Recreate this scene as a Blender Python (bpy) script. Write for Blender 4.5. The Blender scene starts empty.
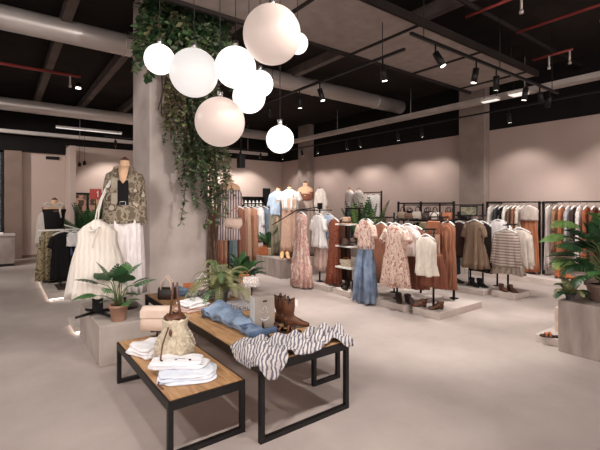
import bpy, math, random
from mathutils import Vector, Matrix
PI = math.pi
C = bpy.context.scene.collection
R = math.radians
rnd = random.Random(7)

# ------------------------------------------------------------------ helpers
def set_props(o, label=None, cat=None, group=None, kind=None):
    if label: o['label'] = label
    if cat: o['category'] = cat
    if group: o['group'] = group
    if kind: o['kind'] = kind
    return o
tag = set_props

def thing(name, label, cat, loc=(0, 0, 0), rz=0.0, group=None):
    o = bpy.data.objects.new(name, None)
    o.empty_display_size = 0.1
    C.objects.link(o)
    o.location = loc
    o.rotation_euler = (0, 0, rz)
    return tag(o, label, cat, group)

def kids(o):
    return [c for c in bpy.data.objects if c.parent == o]

def copy_tree(o, parent=None):
    c = o.copy()
    C.objects.link(c)
    if parent: c.parent = parent
    for ch in kids(o):
        copy_tree(ch, c)
    return c

class MB:
    def __init__(s):
        s.v = []; s.f = []; s.sm = []
    def add(s, vs, fs, smooth=False, M=None):
        b = len(s.v)
        for p in vs:
            p = Vector(p)
            if M is not None: p = M @ p
            s.v.append(tuple(p))
        for f in fs:
            s.f.append(tuple(i + b for i in f)); s.sm.append(smooth)
    def box(s, x0, x1, y0, y1, z0, z1, M=None):
        vs = [(x0,y0,z0),(x1,y0,z0),(x1,y1,z0),(x0,y1,z0),(x0,y0,z1),(x1,y0,z1),(x1,y1,z1),(x0,y1,z1)]
        s.add(vs, [(0,3,2,1),(4,5,6,7),(0,1,5,4),(1,2,6,5),(2,3,7,6),(3,0,4,7)], False, M)
        return s
    def loft(s, rings, cap0=True, cap1=True, smooth=True, M=None):
        n = len(rings[0]); vs = [p for r in rings for p in r]; fs = []
        for i in range(len(rings) - 1):
            for j in range(n):
                k = (j + 1) % n
                fs.append((i*n+j, i*n+k, (i+1)*n+k, (i+1)*n+j))
        if cap0: fs.append(tuple(range(n - 1, -1, -1)))
        if cap1: fs.append(tuple((len(rings)-1)*n + j for j in range(n)))
        s.add(vs, fs, smooth, M)
        return s
    def tube(s, pts, rad, n=8, M=None, cap=True, flat=1.0):
        pts = [Vector(p) for p in pts]
        if not isinstance(rad, (list, tuple)): rad = [rad] * len(pts)
        rings = []; prev = None
        for i, p in enumerate(pts):
            a = pts[max(i-1, 0)]; b = pts[min(i+1, len(pts)-1)]
            t = (b - a)
            if t.length < 1e-9: t = Vector((0, 0, 1))
            t.normalize()
            if prev is None:
                ref = Vector((0, 0, 1)) if abs(t.z) < .9 else Vector((0, 1, 0))
                x = t.cross(ref).normalized()
            else:
                x = (prev - t * prev.dot(t))
                if x.length < 1e-6: x = t.orthogonal()
                x.normalize()
            prev = x
            y = t.cross(x)
            rings.append([p + (x*math.cos(2*PI*k/n) + y*math.sin(2*PI*k/n)*flat) * rad[i] for k in range(n)])
        s.loft(rings, cap, cap, n > 4, M)
        return s
    def lathe(s, prof, n=24, M=None, cap0=True, cap1=True, smooth=True):
        rings = [[(r*math.cos(2*PI*k/n), r*math.sin(2*PI*k/n), z) for k in range(n)] for r, z in prof]
        s.loft(rings, cap0, cap1, smooth, M)
        return s
    def ball(s, c, r, n=16, m=10, M=None):
        if not isinstance(r, (list, tuple)): r = (r, r, r)
        prof = []
        rings = []
        for i in range(m + 1):
            a = PI * (i + .0) / m
            a = min(max(a, .02), PI - .02)
            rings.append([(c[0]+r[0]*math.sin(a)*math.cos(2*PI*k/n), c[1]+r[1]*math.sin(a)*math.sin(2*PI*k/n), c[2]-r[2]*math.cos(a)) for k in range(n)])
        s.loft(rings, True, True, True, M)
        return s
    def build(s, name, mat, parent=None, loc=(0,0,0), rz=0.0, bevel=0, sub=0, solid=0):
        me = bpy.data.meshes.new(name)
        me.from_pydata(s.v, [], s.f)
        me.polygons.foreach_set('use_smooth', s.sm)
        me.materials.append(mat)
        me.update()
        o = bpy.data.objects.new(name, me)
        C.objects.link(o)
        o.location = loc; o.rotation_euler = (0, 0, rz)
        if parent: o.parent = parent
        if solid:
            m = o.modifiers.new('solid', 'SOLIDIFY'); m.thickness = solid; m.offset = 0
        if bevel:
            m = o.modifiers.new('bevel', 'BEVEL'); m.width = bevel; m.segments = 2; m.limit_method = 'ANGLE'; m.angle_limit = R(50)
        if sub:
            m = o.modifiers.new('sub', 'SUBSURF'); m.levels = sub; m.render_levels = sub
        return o

def T(x=0, y=0, z=0, rz=0, rx=0, ry=0):
    return Matrix.Translation((x, y, z)) @ Matrix.Rotation(rz, 4, 'Z') @ Matrix.Rotation(ry, 4, 'Y') @ Matrix.Rotation(rx, 4, 'X')

# ------------------------------------------------------------------ materials
def srgb(c):
    out = []
    for x in c[:3]:
        x /= 255.0
        out.append(x/12.92 if x <= .04045 else ((x + .055)/1.055)**2.4)
    return (*out, 1.0)

def new_mat(name, rough=.7, metal=0.0, spec=.4):
    m = bpy.data.materials.new(name); m.use_nodes = True
    nt = m.node_tree; b = nt.nodes['Principled BSDF']
    b.inputs['Roughness'].default_value = rough
    b.inputs['Metallic'].default_value = metal
    b.inputs['Specular IOR Level'].default_value = spec
    return m, nt, b

def ramp(nt, stops, interp='LINEAR'):
    r = nt.nodes.new('ShaderNodeValToRGB'); cr = r.color_ramp; cr.interpolation = interp
    while len(cr.elements) < len(stops): cr.elements.new(.5)
    for e, (p, c) in zip(cr.elements, stops):
        e.position = p; e.color = srgb(c)
    return r

def coords(nt, scale=(1, 1, 1), rot=(0, 0, 0), world=False):
    tc = nt.nodes.new('ShaderNodeTexCoord'); mp = nt.nodes.new('ShaderNodeMapping')
    if world:
        g = nt.nodes.new('ShaderNodeNewGeometry'); nt.links.new(g.outputs['Position'], mp.inputs['Vector'])
    else:
        nt.links.new(tc.outputs['Object'], mp.inputs['Vector'])
    mp.inputs['Scale'].default_value = scale; mp.inputs['Rotation'].default_value = rot
    return mp

def bump(nt, b, src, strength=.2, dist=.01):
    bp = nt.nodes.new('ShaderNodeBump'); bp.inputs['Strength'].default_value = strength; bp.inputs['Distance'].default_value = dist
    nt.links.new(src, bp.inputs['Height']); nt.links.new(bp.outputs['Normal'], b.inputs['Normal'])

def mottled(name, c1, c2, scale=3, rough=.7, metal=0, spec=.4, detail=5, stretch=(1,1,1), bmp=0, world=False, lo=.3, hi=.7):
    m, nt, b = new_mat(name, rough, metal, spec)
    mp = coords(nt, stretch, world=world)
    n = nt.nodes.new('ShaderNodeTexNoise'); n.inputs['Scale'].default_value = scale; n.inputs['Detail'].default_value = detail
    nt.links.new(mp.outputs[0], n.inputs['Vector'])
    r = ramp(nt, [(lo, c1), (hi, c2)])
    nt.links.new(n.outputs['Fac'], r.inputs[0]); nt.links.new(r.outputs[0], b.inputs['Base Color'])
    if bmp: bump(nt, b, n.outputs['Fac'], bmp, .02)
    return m

def shade(c, k):
    return tuple(max(0, min(255, x*k)) for x in c[:3])

_fab = {}
def fabric(c, rough=.9):
    k = ('f', tuple(c))
    if k not in _fab:
        m, nt, b = new_mat('fabric', rough, 0, .15)
        mp = coords(nt, (1, 1, .35))
        n = nt.nodes.new('ShaderNodeTexNoise'); n.inputs['Scale'].default_value = 30; n.inputs['Detail'].default_value = 3
        nt.links.new(mp.outputs[0], n.inputs['Vector'])
        g_ = (c[0]*.45+c[1]*.45+c[2]*.1); c = tuple(x*.86 + g_*.14 for x in c)
        r = ramp(nt, [(.3, shade(c, .94)), (.7, shade(c, 1.04))])
        nt.links.new(n.outputs['Fac'], r.inputs[0]); nt.links.new(r.outputs[0], b.inputs['Base Color'])
        bump(nt, b, n.outputs['Fac'], .25, .01)
        _fab[k] = m
    return _fab[k]

def striped(ca, cb, freq=14, rot=(0, 0, 0), axis='X', dist=.6, duty=.5):
    k = ('s', tuple(ca), tuple(cb), freq, rot, axis, dist, duty)
    if k not in _fab:
        m, nt, b = new_mat('striped_fabric', .9, 0, .15)
        mp = coords(nt, (1, 1, 1), rot)
        w = nt.nodes.new('ShaderNodeTexWave'); w.bands_direction = axis
        w.inputs['Scale'].default_value = freq; w.inputs['Distortion'].default_value = dist; w.inputs['Detail Scale'].default_value = 1.5
        nt.links.new(mp.outputs[0], w.inputs['Vector'])
        r = ramp(nt, [(0, ca), (duty, cb)], 'CONSTANT')
        nt.links.new(w.outputs['Fac'], r.inputs[0]); nt.links.new(r.outputs[0], b.inputs['Base Color'])
        _fab[k] = m
    return _fab[k]

def printed(cols, scale=22, kind='voronoi', stretch=(1, 1, 1)):
    k = ('p', tuple(map(tuple, cols)), scale, kind, stretch)
    if k not in _fab:
        m, nt, b = new_mat('printed_fabric', .9, 0, .15)
        mp = coords(nt, stretch)
        if kind == 'voronoi':
            t = nt.nodes.new('ShaderNodeTexVoronoi'); t.inputs['Scale'].default_value = scale; out = t.outputs['Distance']
        else:
            t = nt.nodes.new('ShaderNodeTexNoise'); t.inputs['Scale'].default_value = scale; t.inputs['Detail'].default_value = 2; out = t.outputs['Fac']
        nt.links.new(mp.outputs[0], t.inputs['Vector'])
        n = len(cols)
        lo, hi = (.12, .62) if kind == 'voronoi' else (.34, .62)
        r = ramp(nt, [(0 if i == 0 else lo + (hi-lo)*i/max(1, n-1), c) for i, c in enumerate(cols)], 'CONSTANT')
        nt.links.new(out, r.inputs[0]); nt.links.new(r.outputs[0], b.inputs['Base Color'])
        _fab[k] = m
    return _fab[k]

def emis(name, c, s, base=None):
    m, nt, b = new_mat(name, .4)
    b.inputs['Base Color'].default_value = srgb(base or c)
    b.inputs['Emission Color'].default_value = srgb(c); b.inputs['Emission Strength'].default_value = s
    return m

# the concrete floor
def floor_mat():
    m, nt, b = new_mat('polished_concrete', .45, 0, .45)
    mp = coords(nt, world=True)
    n = nt.nodes.new('ShaderNodeTexNoise'); n.inputs['Scale'].default_value = .9; n.inputs['Detail'].default_value = 8; n.inputs['Roughness'].default_value = .65
    nt.links.new(mp.outputs[0], n.inputs['Vector'])
    r = ramp(nt, [(.3, (168, 153, 146)), (.7, (194, 179, 171))])
    nt.links.new(n.outputs['Fac'], r.inputs[0]); nt.links.new(r.outputs[0], b.inputs['Base Color'])
    n2 = nt.nodes.new('ShaderNodeTexNoise'); n2.inputs['Scale'].default_value = 6; n2.inputs['Detail'].default_value = 5
    nt.links.new(mp.outputs[0], n2.inputs['Vector'])
    mr = nt.nodes.new('ShaderNodeMapRange'); mr.inputs[3].default_value = .38; mr.inputs[4].default_value = .58
    nt.links.new(n2.outputs['Fac'], mr.inputs[0]); nt.links.new(mr.outputs[0], b.inputs['Roughness'])
    return m

M = {}
M['floor'] = floor_mat()
M['wall'] = mottled('wall_paint', (182, 160, 150), (190, 168, 158), 1.2, .85, spec=.2)
M['wall_light'] = mottled('light_wall_paint', (196, 174, 162), (204, 182, 170), 1.2, .85, spec=.2)
M['wall_brown'] = mottled('brown_render', (128, 108, 96), (142, 120, 108), 2, .85, spec=.2)
M['ceil'] = mottled('dark_ceiling_paint', (38, 32, 30), (48, 41, 38), 2, .9, spec=.15)
M['dark'] = mottled('dark_wall_paint', (26, 23, 22), (32, 28, 27), 2, .9, spec=.15)
M['joist'] = mottled('joist_concrete', (100, 89, 84), (122, 109, 103), 3, .9, spec=.2)
M['bigduct'] = mottled('grey_duct_board', (140, 127, 121), (156, 143, 137), 5, .85, spec=.2)
M['duct'] = mottled('galvanised_sheet', (206, 194, 186), (226, 216, 209), 4, .36, .35, .5, stretch=(.3, 1, 1))
M['concrete'] = mottled('raw_concrete', (156, 143, 134), (186, 172, 163), 2.6, .85, spec=.2, detail=10, bmp=.15)
M['column'] = mottled('column_concrete', (170, 155, 147), (204, 190, 182), 1.7, .85, spec=.2, detail=9, bmp=.2)
M['plinth'] = mottled('plinth_microcement', (190, 175, 165), (210, 196, 187), 3.5, .75, spec=.3, detail=8)
M['plinth_dark'] = mottled('weathered_board', (138, 124, 116), (172, 158, 149), 4, .85, spec=.2, detail=9, stretch=(1, 2.2, .45), bmp=.1)
M['black'] = mottled('black_steel', (22, 20, 20), (32, 29, 28), 8, .45, .3, .4)
M['blackmatte'] = mottled('black_rubber', (18, 17, 17), (26, 24, 24), 8, .8)
M['white'] = mottled('white_paint', (228, 222, 216), (240, 234, 228), 4, .55)
M['hang'] = mottled('white_hanger', (238, 232, 226), (248, 243, 238), 4, .5)
M['chrome'] = mottled('steel_wire', (170, 168, 165), (190, 188, 185), 4, .25, .9, .5)
M['redpipe'] = mottled('red_pipe_paint', (140, 52, 48), (160, 66, 60), 4, .5)
M['terra'] = mottled('terracotta', (150, 112, 92), (178, 138, 116), 5, .85, bmp=.1)
M['pinkpot'] = mottled('dusty_pink_pot', (150, 122, 112), (170, 142, 130), 5, .8)
M['greypot'] = mottled('dark_grey_pot', (62, 58, 58), (78, 74, 72), 5, .8)
M['soil'] = mottled('soil', (40, 30, 24), (62, 48, 38), 30, .95)
M['leaf'] = mottled('monstera_leaf', (30, 68, 34), (74, 118, 62), 9, .42, spec=.5)
M['leaf_dark'] = mottled('dark_leaf', (22, 48, 28), (52, 88, 50), 9, .42, spec=.5)
M['leaf_lime'] = mottled('lime_leaf', (86, 128, 62), (150, 180, 104), 7, .5, spec=.4)
M['fern'] = mottled('olive_fern', (104, 108, 68), (158, 156, 112), 6, .6, spec=.3)
M['ivy'] = mottled('ivy_leaf', (50, 80, 46), (132, 160, 108), 7, .5, spec=.4)
M['ivy2'] = mottled('dry_ivy_leaf', (96, 96, 64), (160, 152, 116), 6, .6, spec=.3)
M['ivy3'] = mottled('grey_green_ivy', (84, 102, 78), (156, 170, 142), 7, .6, spec=.3)
M['stem'] = mottled('green_stem', (74, 92, 50), (110, 120, 76), 6, .6)
M['bark'] = mottled('vine_bark', (74, 58, 46), (110, 90, 74), 12, .9)
M['rust'] = fabric((158, 100, 76)); M['rust2'] = fabric((136, 80, 60)); M['tan'] = fabric((188, 144, 118))
M['cream'] = fabric((226, 212, 196)); M['wht'] = fabric((238, 232, 228)); M['blk'] = fabric((30, 27, 28))
M['denim'] = mottled('washed_denim', (98, 114, 138), (150, 166, 188), 7, .9, spec=.15, bmp=.3)
M['denim_dark'] = mottled('denim', (76, 92, 118), (104, 122, 150), 12, .9, spec=.15, bmp=.3)
M['leather'] = mottled('brown_leather', (78, 46, 30), (112, 68, 44), 10, .45, spec=.5)
M['tan_leather'] = mottled('tan_leather', (176, 98, 56), (196, 116, 70), 10, .5, spec=.5)
M['dk_leather'] = mottled('dark_leather', (38, 28, 24), (58, 42, 36), 10, .45, spec=.5)
M['pink_leather'] = mottled('pale_pink_leather', (214, 188, 170), (226, 202, 186), 8, .55, spec=.4)
M['skin'] = mottled('mannequin_linen', (214, 172, 138), (224, 184, 150), 20, .8, spec=.2)
M['paper'] = mottled('grey_card', (150, 138, 128), (164, 152, 142), 6, .8, spec=.2)
M['paper_light'] = mottled('pale_grey_card', (196, 192, 190), (206, 202, 200), 6, .8, spec=.2)
M['straw'] = mottled('woven_straw', (188, 170, 144), (224, 210, 188), 40, .85, spec=.2, bmp=.6)
M['globe'] = emis('lit_opal_glass', (255, 251, 248), 1.1, (255, 250, 245))
M['globe_dim'] = emis('softly_lit_opal_glass', (255, 249, 245), .70, (160, 152, 148))
M['globe_faint'] = emis('faintly_lit_opal_glass', (255, 230, 216), .48, (140, 124, 116))  # faint glow put into the beige globes to flatten their shading
M['lampstrip'] = emis('linear_diffuser', (255, 246, 238), .8)
M['lens'] = emis('spot_lens', (255, 246, 235), 6)
M['strip'] = emis('led_strip', (255, 248, 238), 4)
M['paneglass'] = mottled('blue_grey_glass', (130, 150, 156), (168, 184, 188), 1.5, .12, spec=.6)
M['redsign'] = mottled('red_sign', (172, 58, 48), (182, 66, 54), 3, .6)
M['mat'] = mottled('brown_mat', (70, 54, 46), (92, 72, 62), 30, .95)

def wood_mat():
    m, nt, b = new_mat('oak_top', .5, 0, .35)
    mp = coords(nt, (9, 1.2, 4))
    n = nt.nodes.new('ShaderNodeTexNoise'); n.inputs['Scale'].default_value = 3.2; n.inputs['Detail'].default_value = 8; n.inputs['Distortion'].default_value = .6
    nt.links.new(mp.outputs[0], n.inputs['Vector'])
    r = ramp(nt, [(.28, (150, 108, 72)), (.5, (186, 142, 100)), (.75, (204, 164, 122))])
    nt.links.new(n.outputs['Fac'], r.inputs[0]); nt.links.new(r.outputs[0], b.inputs['Base Color'])
    bump(nt, b, n.outputs['Fac'], .1, .01)
    return m
M['oak'] = wood_mat()
def camo_mat():
    return printed([(110, 98, 82), (150, 136, 118), (96, 84, 70), (178, 164, 146)], 11, 'noise')

# ------------------------------------------------------------------ the setting
def struct(name, mb, mat, **k):
    o = mb.build(name, mat, **k); o['kind'] = 'structure'; return o
CEIL = 4.8
struct('floor', MB().box(-9, 10.3, -7, 15.0, -.2, 0), M['floor'])
struct('ceiling', MB().box(-9, 10.3, -7, 15.0, CEIL, CEIL + .2), M['ceil'])
struct('wall_right', MB().box(10.0, 10.3, -7, 14.7, 0, 3.5), M['wall'])
struct('wall_right_upper', MB().box(9.99, 10.3, -7, 14.7, 3.5, CEIL), M['dark'])
struct('wall_back', MB().box(.52, 10.3, 14.7, 15.0, 0, 3.5), M['wall_light'])
struct('wall_back_upper', MB().box(-9, 10.3, 14.69, 15.0, 3.5, CEIL), M['dark'])
struct('wall_back_left', MB().box(-9, .10, 14.7, 15.0, 0, 3.5), M['wall_brown'])
struct('wall_left', MB().box(-9.3, -9, 1, 15.0, 0, CEIL), M['wall'])
struct('trim_1', MB().box(.10, .52, 14.45, 15.0, 0, 3.2), M['wall_brown'])
struct('trim_2', MB().box(-9, 1.66, 14.5, 14.7, 3.2, 3.5), M['dark'])
struct('wall_partition', MB().box(1.66, 1.82, 13.6, 14.7, 0, 3.37), M['wall_light'])
struct('baseboard_back', MB().box(.52, 10, 14.68, 14.7, 0, .08), M['wall_brown'])
w = struct('window_1', MB().box(-1.9, -1.84, 14.6, 14.7, 0, 3.2).box(-.0, .06, 14.6, 14.7, 0, 3.2).box(-1.9, .06, 14.6, 14.7, 3.14, 3.2).box(-.95, -.91, 14.6, 14.7, 0, 3.2), M['black'])
MB().box(-1.84, 0, 14.63, 14.66, 0, 3.14).build('pane', M['paneglass'], w)
k = 0
for i in range(-6, 5):                                   # concrete joists under the slab
    x = .87 + 1.16 * i
    struct('trim_%d' % (3 + i + 6), MB().box(x - .07, x + .07, -6, 14.6, CEIL - .2, CEIL), M['joist'])

# columns
M['pier'] = mottled('pier_concrete', (140, 123, 114), (160, 143, 134), 2.2, .85, spec=.2, detail=9, bmp=.15)
o = thing('concrete_column', 'massive square raw concrete column in the shop centre under hanging greenery', 'column', (1.68, 5.76, 0))
MB().box(0, .88, 0, .88, 0, CEIL).build('shaft', M['column'], o, bevel=.015)
for y, lab in ((5.26, 'square concrete pier on the right wall behind the tweed dress'), (12.4, 'far square concrete pier on the right wall behind the mannequins')):
    o = thing('square_pier', lab, 'column', (9.72, y, 0))
    MB().box(0, .268, 0, .69, 0, CEIL).build('shaft', M['pier'], o, bevel=.01)

# ducts
def round_duct(name, label, p0, p1, r, mat, seam=1.3, cap=True):
    o = thing(name, label, 'air duct', p0)
    d = Vector(p1) - Vector(p0); L = d.length
    MB().tube([(0, 0, 0), tuple(d)], r, 28).build('duct_body', mat, o)
    n = int(L / seam)
    for i in range(1, n + 1):
        t = d * (i * seam / L); e = d.normalized() * .012
        MB().tube([t - e, t + e], r + .012, 28).build('seam_ring', mat, o)
    return o
round_duct('round_air_duct', 'near round galvanised air duct crossing behind the concrete column', (-7, 7.7, 4.5), (9.5, 7.7, 4.5), .19, M['duct'], 2.2)
round_duct('round_air_duct', 'far round galvanised air duct close to the back wall', (-7, 13.1, 4.27), (9.2, 13.1, 4.27), .17, M['duct'], 2.2)
o = thing('ceiling_panel', 'wide flat grey suspended ceiling panel above the hanging globes', 'ceiling panel', (-6, 3.45, 4.1))
MB().box(0, 14.3, 0, 1.33, 0, .05).build('panel_board', M['bigduct'], o)
MB().box(0, 14.3, -.05, 0, -.02, .09).box(0, 14.3, 1.33, 1.38, -.05, .09).build('edge_trim', M['ceil'], o)
for i in range(9):
    MB().box(.9 + 1.62 * i, .95 + 1.62 * i, 0, 1.33, -.02, 0).build('seam_strip', M['ceil'], o)
for x in (1, 4, 7, 10, 13.5):
    for y in (.1, 1.2): MB().tube([(x, y, .05), (x, y, CEIL - 4.1)], .008, 6).build('hanger_rod', M['black'], o)
# cable trays
for lab, a, b in (('grey metal cable tray running along the right wall', (8.95, -1, 4.0), (9.2, 14.2, 4.07)), ('grey metal cable tray running along the back wall', (-7, 14.1, 3.66), (8.9, 14.25, 3.73))):
    o = thing('cable_tray', lab, 'cable tray', (0, 0, 0))
    MB().box(a[0], b[0], a[1], b[1], a[2], a[2] + .015).build('tray_bottom', M['duct'], o)
    if b[0] - a[0] > 1:
        MB().box(a[0], b[0], a[1] - .01, a[1], a[2], b[2] + .03).build('side_rail', M['duct'], o)
        MB().box(a[0], b[0], b[1], b[1] + .01, a[2], b[2] + .03).build('side_rail', M['duct'], o)
        hp = [(x, a[1] + .07) for x in (-4, -1, 2, 5, 8)]
    else:
        MB().box(a[0] - .01, a[0], a[1], b[1], a[2], b[2] + .03).build('side_rail', M['duct'], o)
        MB().box(b[0], b[0] + .01, a[1], b[1], a[2], b[2] + .03).build('side_rail', M['duct'], o)
        hp = [(a[0] + .12, y) for y in (1, 4, 7, 10, 13)]
    for x, y in hp: MB().tube([(x, y, a[2]), (x, y, CEIL)], .008, 6).build('hanger_rod', M['duct'], o)
# sprinkler pipework
def pipe(label, pts, r, mat, heads=()):
    o = thing('sprinkler_pipe', label, 'pipe', (0, 0, 0))
    MB().tube(pts, r, 10).build('pipe_run', mat, o)
    for h in heads:
        MB().tube([h, (h[0], h[1], h[2] - .22)], .018, 8).tube([(h[0], h[1], h[2] - .22), (h[0], h[1], h[2] - .26)], .03, 8).build('sprinkler_head', M['duct'], o)
    return o
pipe('dark main sprinkler pipe beyond the wide flat ceiling panel', [(3, 3.2, 4.54), (9.98, 3.2, 4.54)], .035, M['ceil'])
pipe('short red sprinkler branch nearest the wide grey panel', [(5.75, 2.55, 4.5), (5.75, 3.4, 4.5)], .022, M['redpipe'], [(5.75, 2.58, 4.5)])
pipe('long red sprinkler branch above the right wall rail', [(6.95, .6, 4.5), (6.95, 3.2, 4.5)], .022, M['redpipe'], [(6.95, 2.0, 4.5)])
pipe('short red sprinkler branch close to the right wall', [(8.5, 2.9, 4.49), (8.5, 3.6, 4.49)], .022, M['redpipe'], [(8.5, 2.95, 4.49), (8.5, 3.3, 4.49)])
pipe('red and dark sprinkler pipe high on the left', [(-7, 9.8, 4.38), (1.4, 9.8, 4.38)], .03, M['redpipe'], [(1.2, 9.8, 4.38)])

# ------------------------------------------------------------------ lighting: tracks and spots
def rail(label, p0, p1):
    o = thing('lighting_track', label, 'track', p0)
    d = Vector(p1) - Vector(p0)
    ax = 0 if abs(d.x) > abs(d.y) else 1
    mb = MB()
    if ax == 0: mb.box(0, d.x, -.018, .018, 0, .035)
    else: mb.box(-.018, .018, 0, d.y, 0, .035)
    mb.build('rail', M['black'], o)
    for t in (.06, .5, .94):
        q = d * t
        MB().tube([(q.x, q.y, .035), (q.x, q.y, CEIL - p0[2])], .006, 6).build('suspension_rod', M['black'], o)
proto_spot = None
def spot(p, target, label, group, power=0, ang=60, sc=1.0):
    """a track head: bracket, can and lens; a spot lamp shines from it when power is given"""
    global proto_spot
    if proto_spot is None:
        r = thing('track_spotlight', label, 'spotlight')
        MB().tube([(0, 0, 0), (0, 0, .1)], .012, 8).build('bracket', M['black'], r)
        can = MB().tube([(0, 0, 0), (0, 0, -.2)], .042, 16).build('lamp_can', M['black'], r)
        MB().tube([(0, 0, -.19), (0, 0, -.203)], .034, 16).build('lens', M['lens'], can)
        proto_spot = r
    else:
        r = copy_tree(proto_spot)
    r.location = Vector(p) - Vector((0, 0, .1 * sc)); r.scale = (sc,) * 3
    tag(r, label, 'spotlight', group)
    d = (Vector(target) - r.location).normalized()
    q = Vector((0, 0, -1)).rotation_difference(d)
    for c in kids(r):
        if c.name.startswith('lamp_can'):
            c.rotation_mode = 'QUATERNION'; c.rotation_quaternion = q
    if power:
        l = bpy.data.lights.new('spot_lamp', 'SPOT'); l.energy = power; l.spot_size = R(ang); l.spot_blend = .55; l.shadow_soft_size = .06
        l.color = (1, .955, .925); l.energy *= .82
        lo = bpy.data.objects.new('spot_lamp', l); C.objects.link(lo)
        lo.location = r.location + d * .26 * sc
        lo.rotation_mode = 'QUATERNION'; lo.rotation_quaternion = q
rail('black lighting track hanging left of the wide grey panel over the racks', (4.19, 3.33, 3.6), (4.19, 9.6, 3.6))
rail('black lighting track hanging under the wide grey panel end', (3.86, 2.98, 3.6), (8.05, 2.98, 3.6))
rail('black lighting track along the right wall', (9.0, 1.5, 3.72), (9.0, 14.0, 3.72))
rail('black lighting track along the back wall', (2.6, 13.5, 3.72), (8.8, 13.5, 3.72))
rail('black lighting track over the display tables', (-2.5, 1.2, 3.6), (3.2, 1.2, 3.6))
rail('black lighting track over the left floor', (-2.2, 3.0, 3.9), (-2.2, 12.0, 3.9))
g = 'spotlights on the track beside the grey panel'
L1 = 'black spotlight on the track beside the wide grey panel'
for y, tg, pw in ((3.7, (4.6, 3.6, 1), 190), (5.05, (4.6, 4.4, .8), 190), (5.6, (4.6, 5.9, .8), 190), (6.6, (5.6, 7.5, 1.3), 230), (8.0, (4.9, 8, 1), 170), (9.2, (4.9, 9.2, 1), 170)):
    spot((4.19, y, 3.6), tg, L1, g, pw, 75)
g = 'spotlights on the track under the panel end'
for x, tg, pw in ((4.35, (5.0, 1.6, .5), 120), (5.3, (5.0, 3.4, .6), 180), (5.85, (7.0, 3.6, .8), 170), (6.8, (7.0, 3.5, .8), 150), (7.3, (9.3, 3.2, 1), 140), (7.7, (9.3, 4.2, 1), 140)):
    spot((x, 2.98, 3.6), tg, 'black spotlight on the track under the end of the wide grey panel', g, pw, 75)
g = 'spotlights along the right wall'
for y in (2.4, 4.3, 6.6, 7.4, 8.9, 9.5, 11.0, 11.9, 13.2):
    spot((9.0, y, 3.72), (9.7, y + .15, 1.2), 'small spotlight on the track along the right wall', g, 64, 105)
g = 'spotlights along the back wall'
for x in (2.9, 4.4, 5.7, 6.4, 7.3, 8.2):
    spot((x, 13.5, 3.72), (x + .1, 14.6, 1.3), 'small spotlight on the track along the back wall', g, 125, 100)
g = 'spotlights over the display tables'
for x, tg, pw in ((-1.0, (0, 3.2, 0), 170), (.6, (1.1, 3.1, .4), 120), (1.6, (1.8, 2.9, .5), 130), (2.7, (3.4, 1.5, 0), 170), (2.2, (2.05, 5.7, 2.1), 300)):  # last head is added to brighten the column front
    spot((x, 1.2, 3.6), tg, 'unseen black spotlight on the track over the tables', g, pw, 85)
g = 'spotlights over the left floor'
for y, tg, pw in ((4.0, (-.5, 4.6, 0), 190), (6.0, (1.2, 5.2, 1.7), 210), (8.0, (.9, 8.8, .8), 260), (10.2, (1.6, 11.6, .8), 260), (11.7, (.6, 14.4, 1.4), 420)):
    spot((-2.2, y, 3.9), tg, 'black spotlight on the track over the left floor', g, pw, 80)
# linear lamps and a ceiling downlight
def linear(label, x0, x1, y0, y1, z):
    o = thing('linear_lamp', label, 'ceiling light', (x0, y0, z))
    MB().box(0, x1 - x0, 0, y1 - y0, .012, .07).build('housing', M['white'], o)
    MB().box(.01, x1 - x0 - .01, .01, y1 - y0 - .01, 0, .012).build('diffuser', M['lampstrip'], o)
    for x, y in ((.1, .05), (x1 - x0 - .1, y1 - y0 - .05)):
        MB().tube([(x, y, .07), (x, y, CEIL - z)], .006, 6).build('suspension_rod', M['black'], o)
linear('white linear lamp left of the concrete column near the back wall', 1.3, 3.1, 13.55, 13.65, 3.85)
linear('white linear lamp by the right pier, left of the pair', 8.45, 8.6, 4.3, 4.65, 3.85)
linear('white linear lamp by the right wall, right of the pair', 8.35, 8.6, 3.7, 4.02, 3.85)
for x, y, lab in ((-.35, 7.9, 'small round downlight at the left edge below the near duct'), (1.45, 10.5, 'small round downlight between the two round ducts')):
    o = thing('downlight', lab, 'ceiling light', (x, y, 4.3))
    MB().tube([(0, 0, .02), (0, 0, .12)], .06, 16).tube([(0, 0, .12), (0, 0, .5)], .008, 6).build('lamp_can', M['black'], o)
    MB().tube([(0, 0, 0), (0, 0, .02)], .055, 16).build('lens', M['lens'], o)

# globes
def at(u, v, d):
    """point at depth d (metres along the viewing axis) seen at that place in the photograph"""
    s = (u - 300) / 400 * d
    return (.6*d + .8*s, .8*d - .6*s, 1.6 + (205 - v) / 400 * d)
def on(u, v, z):
    return at(u, v, (1.6 - z) * 400 / (v - 205))
globes = [
    (159.5, 59.5, 3.50, .130, 'globe', 'small glowing white globe pendant at the far left of the cluster'),
    (194, 73, 3.35, .200, 'globe_dim', 'large white globe pendant second from the left of the cluster'),
    (235.5, 67.5, 3.10, .158, 'globe', 'medium glowing globe pendant in the middle, right of the large white one'),
    (272, 35, 2.95, .213, 'globe_faint', 'largest faintly lit beige globe pendant at the top of the cluster'),
    (249, 97, 3.80, .155, 'globe', 'glowing globe pendant directly above the lower beige globe, lower of the overlapping pair'),
    (260, 84, 4.25, .140, 'globe', 'small glowing globe pendant peeking up behind another glowing globe'),
    (220, 122, 3.30, .203, 'globe_faint', 'large beige faintly lit globe pendant hanging lowest in front of the column'),
    (280, 139.5, 3.40, .118, 'globe', 'small glowing globe pendant hanging alone at the right, lowest of the lit ones'),
    (297.5, 43.5, 4.50, .118, 'globe', 'small glowing globe pendant half hidden behind the largest globe'),
]
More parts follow.
